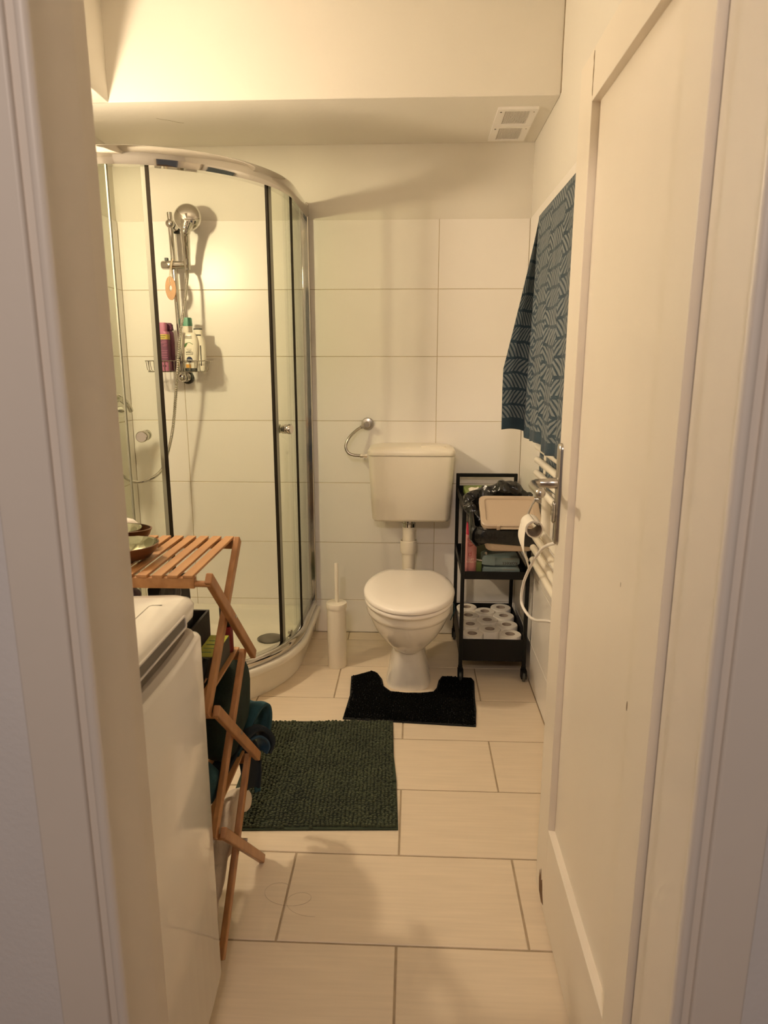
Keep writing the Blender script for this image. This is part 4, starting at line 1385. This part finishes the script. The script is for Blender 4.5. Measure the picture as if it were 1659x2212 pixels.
# toilet paper holder hooked on the radiator, roll nearly used up
ph = thing('paper_holder', (0.42, 2.28, 0.85), 'chrome toilet paper holder clipped to the radiator', 'paper holder')
build('clip', MB().lathe([(0.0, 0), (0.0105, 0), (0.012, 0.003), (0.012, 0.014), (0.009, 0.016), (0.009, 0.024), (0.0, 0.024)], (0.434, 2.262, 0.893), 18, (-1, 0.2, 0)), 'satin', ph)
build('wire_arm', MB().tube(spline([(0.415, 2.265, 0.893), (0.395, 2.21, 0.887), (0.372, 2.14, 0.874), (0.364, 2.10, 0.872), (0.366, 2.05, 0.872), (0.370, 1.99, 0.872), (0.373, 1.965, 0.878)], 6), 0.0038, 10), 'satin', ph)
rl = thing('used_toilet_roll', (0.368, 2.04, 0.82), 'nearly empty toilet roll with hanging strip on the paper holder', 'toilet roll')
RC = Vector((0.3675, 2.0, 0.8525))
axr = Vector((0.03, 1, 0)).normalized()
build('core', MB().lathe([(0.0225, -0.002), (0.0225, 0.097), (0.0212, 0.097), (0.0212, -0.002), (0.0225, -0.002)], RC, 32, axr, caps=False), 'card', rl, smooth=40)
build('paper', MB().lathe([(0.0228, 0.0), (0.0265, 0.0), (0.0268, 0.002), (0.0268, 0.093), (0.0265, 0.095), (0.0228, 0.095)], RC, 32, axr, caps=False), 'paper', rl, smooth=40)


def strip(u, v):
    # v: 0 at the roll's top, 1 at the torn end; u across the width
    w = 0.095
    if v < 0.22:
        a = PI / 2 + v / 0.22 * PI / 2
        x, z = RC.x + 0.0275 * math.cos(a), RC.z + 0.0275 * math.sin(a)
        yy = u * w
    else:
        t = (v - 0.22) / 0.78
        x = RC.x - 0.0275 - 0.004 * math.sin(t * 5) + 0.034 * max(0, t - 0.55) ** 1.2 + 0.002 * math.sin(u * 9 + t * 5)
        z = RC.z - 0.105 * t - 0.022 * t * (1 - u)
        yy = u * w * (1 - 0.75 * max(0, t - 0.45) / 0.55) + 0.0 * t
    return (x, RC.y + yy, z)


build('paper_strip', MB().grid(strip, 10, 30), 'paper', rl, smooth=80, solid=0.0008)

cbl = MB().tube(spline([(0.455, 1.74, 0.90), (0.41, 1.745, 0.885), (0.38, 1.80, 0.862), (0.376, 1.90, 0.822), (0.374, 2.00, 0.763), (0.372, 2.10, 0.69), (0.370, 2.175, 0.615), (0.372, 2.198, 0.55), (0.38, 2.13, 0.535), (0.388, 2.03, 0.552), (0.40, 1.90, 0.60), (0.42, 1.77, 0.64), (0.50, 1.66, 0.66), (0.5095, 1.65, 0.662)], 10), 0.0048, 12)
tag(build('power_cable', cbl, 'whiteplas'), 'white power cable looping below the radiator', 'cable')

# ================================================================== WASHING MACHINE
wm_ = thing('washing_machine', (-0.70, 1.01, 0), 'white top loading washing machine with its lid ajar', 'washing machine')
WX0, WX1, WY0, WY1 = -1.005, -0.404, 0.812, 1.212
ol = rrect(WX0, WX1, WY0, WY1, 0.014, 5)


def bulge(pts_):
    return [(x + (0.010 * max(0, 1 - ((y - 1.012) / 0.2) ** 2) if x > -0.5 else 0), y, z) for x, y, z in pts_]


def oz(z, i=0.0):
    o8 = rrect(WX0 + i, WX1 - i, WY0 + i, WY1 - i, 0.022, 6)
    k8 = 7
    o8 = o8[:k8] + [(WX1 - i, WY0 + 0.03 + (WY1 - WY0 - 0.06) * t / 9) for t in range(1, 9)] + o8[k8:]
    return bulge([(x, y, z) for x, y in o8])


build('cabinet', MB().loft([oz(0.055, 0.004), oz(0.06), oz(0.832), oz(0.838, 0.003), oz(0.840, 0.008)]), 'white', wm_, smooth=45)
build('plinth', MB().box(WX0 + 0.02, WX1 - 0.012, WY0 + 0.012, WY1 - 0.012, 0.012, 0.056), 'whiteplas', wm_, smooth=0)
for (x, y) in ((WX0 + 0.05, WY0 + 0.05), (WX0 + 0.05, WY1 - 0.05), (WX1 - 0.05, WY0 + 0.05), (WX1 - 0.05, WY1 - 0.05)):
    build('foot', MB().lathe([(0.018, 0), (0.018, 0.008), (0.01, 0.012), (0.01, 0.02)], (x, y, 0.0), 14), 'rubber', wm_)
dkm = MB()
def R1(i, z):
    o8 = rrect(WX0 + i, WX1 - i, WY0 + i, WY1 - i, 0.03, 6)
    o8 = o8[:7] + [(WX1 - i, WY0 + 0.05 + (WY1 - WY0 - 0.10) * t / 9) for t in range(1, 9)] + o8[7:]
    return bulge([(x, y, z) for x, y in o8])



dkm.loft([R1(0.008, 0.8395), R1(0.010, 0.848), R1(0.014, 0.8515), R1(0.022, 0.8515), R1(0.026, 0.847), R1(0.034, 0.842)])
deck = build('deck', dkm, 'greyplas', wm_, smooth=40)
rim = MB()
rim.loft([R1(0.042, 0.842), R1(0.042, 0.850), R1(0.046, 0.852), R1(0.056, 0.852), R1(0.060, 0.846), R1(0.085, 0.8425)], False, False)
build('seal_rim', rim, 'greyplas', deck, smooth=40)
build('latch_frame', MB().box(WX1 - 0.082, WX1 - 0.058, 0.945, 0.985, 0.843, 0.8535), 'whiteplas', deck, bev=0.002)
build('latch_slot', MB().box(WX1 - 0.077, WX1 - 0.063, 0.951, 0.979, 0.8515, 0.8542), 'slot', deck, smooth=0)
# lid, hinged at the wall side and standing slightly open
LA = math.radians(2.5)
HXp, HZp = -0.985, 0.860


def lidp(d, y, h):
    return (HXp + d * math.cos(LA) - h * math.sin(LA), y, HZp + d * math.sin(LA) + h * math.cos(LA))


DL = 0.577
lidm = MB()
lrings = []
for (i, h) in ((0.030, -0.014), (0.008, -0.012), (0.003, -0.008), (0.0, 0.014), (0.004, 0.024), (0.014, 0.0305), (0.04, 0.0335), (0.10, 0.0345)):
    lrings.append([lidp(d, y, h) for d, y in rrect(0 + i, DL - i * 1.2, WY0 - 0.001 + i, WY1 + 0.001 - i, max(0.03 - i * 0.2, 0.008), 6)])
lidm.loft(lrings)
lido = build('lid', lidm, 'white', wm_, smooth=45)
grp = MB()
ol = rrect(0.905, 1.130, -0.0065, 0.0125, 0.004, 4)
grp.loft([[lidp(DL - 0.010, y, h) for y, h in ol], [lidp(DL + 0.0002, y, h) for y, h in ol]])
build('handle_slot', grp, 'slot', lido, smooth=0)
gh = MB()
ol = rrect(0.900, 1.135, -0.0095, 0.0155, 0.005, 4)
oi_ = rrect(0.905, 1.130, -0.0065, 0.0125, 0.004, 4)
gh.loft([[lidp(DL - 0.004, y, h) for y, h in ol], [lidp(DL + 0.0022, y, h) for y, h in ol], [lidp(DL + 0.0022, y, h) for y, h in oi_], [lidp(DL - 0.004, y, h) for y, h in oi_]], False, False)
build('handle_frame', gh, 'whiteplas', lido, smooth=30)
gl = MB()
path_ = [(0.90, DL - 0.040), (0.90, DL - 0.058), (0.905, DL - 0.062), (1.13, DL - 0.062), (1.135, DL - 0.058), (1.135, DL - 0.040)]
gl.tube([lidp(d, y, 0.0336) for y, d in path_], 0.0008, 6)
build('seam', gl, 'slot', lido)

# ================================================================== BAMBOO RACK
rk = thing('bamboo_rack', (-0.70, 1.43, 0), 'folding bamboo rack with slatted shelves and crossed legs', 'rack')
RF, RB = 1.268, 1.585
SX1 = -0.436
SX0 = -1.0
slat_mesh = None
for zt in (0.930, 0.640, 0.348):
    k = 0
    x = SX1
    while x - 0.0215 > SX0:
        s_ = build('slat', MB().box(x - 0.0215, x, RF, RB, zt - 0.0060, zt), 'bamboo', rk, bev=0.0012) if slat_mesh is None else None
        if slat_mesh is None:
            slat_mesh = s_
        else:
            c_ = slat_mesh.copy()
            C.objects.link(c_)
            c_.parent = rk
            c_.location = Vector((x - 0.01075, (RF + RB) / 2, zt - 0.0060)) - WORLD[rk.name]
        x -= 0.0312
    for y in (RF + 0.002, RB - 0.018):
        build('shelf_rail', MB().box(SX0, SX1 + 0.001, y, y + 0.016, zt - 0.028, zt - 0.0062), 'bamboo', rk, bev=0.001)
        build('dowel', MB().tube([(SX1, y + 0.008, zt - 0.020), (-0.404 if y < 1.4 else -0.420, y + 0.008, zt - 0.020)], 0.0065, 12), 'bamboov', rk)
nodes = dict(f=(RF + 0.010, 0.0), b=(RB + 0.018, 0.0))
lev = [0.912, 0.622, 0.330, 0.014]
for (xa, xb) in ((-0.4065, -0.4245), (-1.040, -1.022)):
    for i in range(3):
        za, zb = lev[i], lev[i + 1]
        build('leg', MB().bar((xa, RF + 0.006, za + 0.012), (xa, RB + 0.022, zb - 0.012), 0.0145, 0.024), 'bamboov', rk, bev=0.003)
        build('leg', MB().bar((xb, RB - 0.010, za + 0.014), (xb, RF - 0.004, zb + 0.004), 0.0145, 0.024), 'bamboov', rk, bev=0.003)
    for z, y in ((0.782, 1.432), (0.49, 1.432), (0.20, 1.432)):
        build('pivot', MB().tube([(min(xa, xb) - 0.009, y, z), (max(xa, xb) + 0.009, y, z)], 0.004, 10), 'satin', rk)


def bowl(root, c, r, h, tail=None):
    c = Vector(c)
    prof_o = [(0.0, 0.0), (0.45 * r, 0.0), (0.72 * r, 0.2 * h), (0.92 * r, 0.6 * h), (1.0 * r, h)]
    prof_i = [(0.96 * r, h), (0.86 * r, 0.62 * h), (0.66 * r, 0.28 * h), (0.35 * r, 0.12 * h), (0.0, 0.10 * h)]
    wo = MB().lathe(prof_o + [(0.96 * r, h + 0.0005)], c, 36, caps=False)
    if tail:
        for i, p in enumerate(wo.v):
            d = Vector(p) - c
            if d.x > 0:
                wo.v[i] = (p[0] + d.x * tail * max(0, d.x / r), p[1], p[2])
    build('wooden_shell', wo, 'darkwood', root, smooth=60)
    pi_ = MB().lathe(prof_i, c, 36, caps=False)
    for i, p in enumerate(pi_.v):
        pi_.v[i] = (p[0], p[1], p[2] + 0.0012 * noise.noise(Vector(p) * 90))
    build('pearl_lining', pi_, 'pearl', root, smooth=30)


b1 = thing('shell_bowl', (-0.612, 1.375, 0.9305), 'dark wooden bowl lined with mother of pearl at the front of the rack', 'bowl', 'shell lined bowls on the rack')
bowl(b1, (-0.612, 1.375, 0.9305), 0.067, 0.035)
b2 = thing('shell_bowl', (-0.674, 1.482, 0.9305), 'smaller pearl lined bowl with pointed rim behind the other bowl', 'bowl', 'shell lined bowls on the rack')
bowl(b2, (-0.674, 1.482, 0.9305), 0.052, 0.042, 0.45)
eg = thing('soap_dish', (-0.70, 1.561, 0.9305), 'rounded white soap lump at the back of the rack top', 'soap')
build('soap', MB().loft([squ(-0.70, 1.561, 0.040 * a, 0.024 * a, 0.9308 + z, e=2.3) for a, z in ((0.7, 0), (0.95, 0.01), (1.0, 0.022), (0.9, 0.034), (0.65, 0.043), (0.2, 0.048))]), 'seat', eg, smooth=70)

# second shelf of the rack
Z2 = 0.6405
fb = thing('storage_box', (-0.68, 1.47, Z2), 'charcoal felt storage box on the middle shelf of the rack', 'box')
fbm = MB()
x0, x1, y0, y1, z0, z1 = -0.93, -0.505, 1.30, 1.575, Z2, 0.742
g = 0.006
fbm.box(x0, x1, y0, y1, z0, z0 + g)
for a in ((x0, x1, y0, y0 + g), (x0, x1, y1 - g, y1), (x0, x0 + g, y0 + g, y1 - g), (x1 - g, x1, y0 + g, y1 - g)):
    fbm.box(*a, z0 + g, z1)
build('box', fbm, 'felt', fb, smooth=0)
bbx = thing('black_box', (-0.525, 1.45, Z2), 'black carton standing in the storage box', 'box')
build('carton', MB().obox((-0.548, 1.44, 0.758), (0.030, 0, 0.004), (0, 0.05, 0), (-0.004, 0, 0.105)), 'black', bbx, bev=0.003)
rb = thing('ridged_bottle', (-0.66, 1.38, Z2), 'brown ridged bottle leaning in the storage box', 'bottle')
pr_ = []
for k in range(30):
    pr_.append((0.021 + 0.0016 * math.sin(k * 2.1), 0.012 + k * 0.0065))
rbm = MB().lathe([(0.0, 0.0), (0.018, 0.0), (0.021, 0.010)] + pr_ + [(0.016, 0.212), (0.010, 0.218), (0.010, 0.232), (0.0, 0.233)], (-0.735, 1.425, 0.662), 24, Vector((0.42, -0.05, 0.9)))
build('bottle_body', rbm, 'brown', rb, smooth=60)
pb = thing('purple_brush', (-0.60, 1.40, Z2), 'purple grey brush handle lying in the storage box', 'brush')
build('handle', MB().tube(spline([(-0.690, 1.36, 0.665), (-0.660, 1.355, 0.74), (-0.635, 1.350, 0.80), (-0.612, 1.347, 0.845), (-0.598, 1.345, 0.872)], 8), [0.012] * 8 + [0.016] * 8 + [0.022] * 8 + [0.024] * 8 + [0.012], 18), 'purple', pb, smooth=70)
pc = thing('clear_pouch', (-0.56, 1.34, Z2), 'crumpled clear plastic pouch in the storage box', 'bag')
pcm = MB().loft([squ(-0.558 + 0.05 * t, 1.338, 0.030 * (1 - 0.3 * t), 0.016, 0.66 + 0.222 * t, e=2.5) for t in np.linspace(0, 1, 14)])
for i, p in enumerate(pcm.v):
    q = Vector(p)
    pcm.v[i] = tuple(q + noise.noise_vector(q * 45) * 0.007)
build('film', pcm, 'clear', pc, smooth=25)
ct = thing('labelled_carton', (-0.465, 1.44, Z2), 'dark carton with a yellow-green label on the middle shelf', 'carton')
build('carton', MB().box(-0.492, -0.446, 1.405, 1.535, Z2, 0.692), 'carton', ct, bev=0.002)
build('label', MB().box(-0.4915, -0.4465, 1.408, 1.532, 0.6921, 0.6927), 'yellow', ct, smooth=0)
for k in range(4):
    build('print_line', MB().box(-0.485, -0.46 + 0.004 * (k % 2), 1.43 + k * 0.022, 1.434 + k * 0.022, 0.6927, 0.6929), 'greenink', ct, smooth=0)
rc = thing('red_cap_bottle', (-0.458, 1.56, Z2), 'bottle with dark red collar and black patterned cap behind the rack legs', 'bottle')
build('bottle_body', MB().lathe([(0.0, 0), (0.016, 0), (0.017, 0.004), (0.017, 0.066), (0.0, 0.067)], (-0.4605, 1.558, Z2), 24), 'red', rc, smooth=40)
build('cap', MB().lathe([(0.012, 0.067), (0.014, 0.069), (0.014, 0.118), (0.012, 0.122), (0.0, 0.122)], (-0.4605, 1.558, Z2), 24), 'black', rc, smooth=40)
bbt = thing('amber_bottle', (-0.498, 1.34, Z2), 'amber bottle with white tag beside the washing machine', 'bottle')
build('bottle_body', MB().lathe([(0.0, 0), (0.021, 0), (0.022, 0.004), (0.022, 0.05), (0.018, 0.066), (0.010, 0.074)], (-0.478, 1.355, Z2), 24), 'brown', bbt, smooth=50)
build('cap', MB().lathe([(0.012, 0.073), (0.012, 0.09), (0.0, 0.091)], (-0.478, 1.355, Z2), 24), 'black', bbt, smooth=50)
build('tag', MB().box(-0.492, -0.476, 1.331, 1.332, Z2 + 0.03, Z2 + 0.058), 'whiteplas', bbt, smooth=0)
tbk = thing('black_tube', (-0.452, 1.30, Z2), 'black tube leaning beside the labelled carton', 'tube')
build('tube', MB().tube([(-0.462, 1.305, 0.6525), (-0.449, 1.32, 0.687), (-0.440, 1.335, 0.722)], [0.011, 0.0095, 0.007], 14), 'black', tbk)

# third shelf: towels and cloths; floor: laundry
Z3 = 0.3485


def lump(name, c, sx, sy, sz, m, label, cat, amp=0.02, fr=9, seed=1, e=3.0, parent=None, pname='cloth', n=40, rows=22, group=None):
    root = parent or thing(name, (c[0], c[1], c[2]), label, cat, group)
    rings = []
    for j in range(rows + 1):
        b = -PI / 2 + PI * j / rows
        cb, sb = math.cos(b), math.sin(b)
        cbb = abs(cb) ** (2 / e)
        z = math.copysign(abs(sb) ** (2 / e), sb)
        rings.append([(c[0] + sx * max(cbb, 1e-3) * math.copysign(abs(math.cos(t)) ** (2 / e), math.cos(t)), c[1] + sy * max(cbb, 1e-3) * math.copysign(abs(math.sin(t)) ** (2 / e), math.sin(t)), c[2] + sz + sz * z) for t in [2 * PI * k / n for k in range(n)]])
    mb = MB().loft(rings)
    for i, p in enumerate(mb.v):
        q = Vector(p)
        d = noise.noise_vector(q * fr + Vector((seed * 3.1, 0, 0))) * amp + noise.noise_vector(q * fr * 2.7) * amp * 0.35
        q = q + d
        q.z = max(q.z, c[2] + 0.0005)
        mb.v[i] = tuple(q)
    return root, build(pname, mb, m, root, smooth=75)


gt, _ = lump('green_towel', (-0.490, 1.600, Z3), 0.056, 0.130, 0.122, 'gtowel', 'dark green towel bundled on the lower shelf of the rack', 'towel', 0.012, 8, 2, 2.8)
# teal and navy cloths hanging out behind the rack


def drape(name, pts_, width, m, root, th=0.006, fold=0.0, wdir=(1, 0, 0)):
    sp_ = spline(pts_, 10)
    wd = Vector(wdir)
    n_ = len(sp_) - 1

    def fn(u, v):
        i = v * n_
        a = sp_[min(int(i), n_)]
        p = Vector(a) + wd * (u - 0.5) * width * (1 + 0.15 * math.sin(v * 4))
        p += Vector((0, fold * math.sin(u * 7 + v * 3), fold * 0.8 * math.cos(u * 6 + v * 4)))
        return tuple(p)
    mb = MB().grid(fn, 16, n_)
    return build(name, mb, m, root, smooth=80, solid=th)


c1 = thing('teal_cloth', (-0.46, 1.68, 0.35), 'teal face cloth folded over the back edge of the lower shelf', 'cloth')
drape('cloth', [(-0.470, 1.56, 0.352), (-0.468, 1.62, 0.358), (-0.455, 1.665, 0.392), (-0.440, 1.70, 0.414), (-0.428, 1.735, 0.402), (-0.424, 1.75, 0.36), (-0.430, 1.745, 0.29)], 0.060, 'teal', c1, 0.010, 0.003, (0.9, -0.3, 0))
c2 = thing('navy_cloth', (-0.44, 1.66, 0.29), 'navy cloth with blue lining curling out behind the rack', 'cloth')
drape('cloth', [(-0.478, 1.56, 0.350), (-0.470, 1.605, 0.352), (-0.452, 1.635, 0.372), (-0.432, 1.665, 0.372), (-0.412, 1.69, 0.345), (-0.405, 1.70, 0.312), (-0.414, 1.695, 0.284)], 0.070, 'navy', c2, 0.012, 0.004, (0.75, -0.6, 0.1))
drape('lining', [(-0.443, 1.626, 0.357), (-0.426, 1.648, 0.354), (-0.412, 1.668, 0.334), (-0.406, 1.676, 0.312), (-0.412, 1.674, 0.292)], 0.050, 'blue', c2, 0.006, 0.003, (0.75, -0.6, 0.1))
c3 = thing('navy_fringe_cloth', (-0.45, 1.63, 0.22), 'navy cloth hanging in folds behind the back leg of the rack', 'cloth')
drape('cloth', [(-0.475, 1.45, 0.350), (-0.468, 1.57, 0.352), (-0.452, 1.605, 0.352), (-0.438, 1.622, 0.32), (-0.432, 1.628, 0.26), (-0.434, 1.63, 0.205)], 0.06, 'navy', c3, 0.008, 0.006, (0.8, 0.5, 0))
drape('strap', [(-0.436, 1.62, 0.33), (-0.428, 1.64, 0.28), (-0.422, 1.645, 0.22), (-0.421, 1.645, 0.185)], 0.018, 'teal', c3, 0.006, 0.002, (0.8, 0.5, 0))
c4 = thing('folded_teal_towel', (-0.50, 1.34, Z3), 'folded dark teal towel at the front of the lower shelf', 'towel')
lump(None, (-0.515, 1.335, Z3), 0.075, 0.055, 0.060, 'teal', None, None, 0.012, 11, 5, 3.2, parent=c4)
lg_, _ = lump('laundry_bag', (-0.715, 1.40, 0.0005), 0.205, 0.115, 0.135, 'darkbag', 'black cloth laundry bag on the floor under the rack', 'bag', 0.02, 7, 4, 3.2)
sock = thing('white_sock', (-0.445, 1.47, 0.12), 'off-white sock draped between the lower rack legs', 'sock')
sk = MB()
sk.tube(spline([(-0.470, 1.30, 0.035), (-0.468, 1.36, 0.105), (-0.468, 1.43, 0.165), (-0.470, 1.51, 0.200), (-0.468, 1.58, 0.195), (-0.458, 1.645, 0.160)], 8),
        [0.018] * 8 + [0.022] * 8 + [0.027] * 8 + [0.031] * 8 + [0.033] * 6 + [0.026, 0.016, 0.006], 18)
for i, p in enumerate(sk.v):
    q = Vector(p)
    sk.v[i] = tuple(q + noise.noise_vector(q * 30) * 0.005)
build('sock_body', sk, 'wcloth', sock, smooth=75)

# loose hair on the floor
hr = MB()
pts_ = []
for k in range(60):
    t = k / 59 * 3.6 * PI
    pts_.append((-0.36 + 0.045 * math.cos(t) + 0.010 * t, 1.50 + 0.030 * math.sin(t) - 0.005 * t, 0.0009))
hr.tube(pts_, 0.00018, 4)
tag(build('hair', hr, 'hair'), 'single loose hair curled on the floor tile', 'hair')
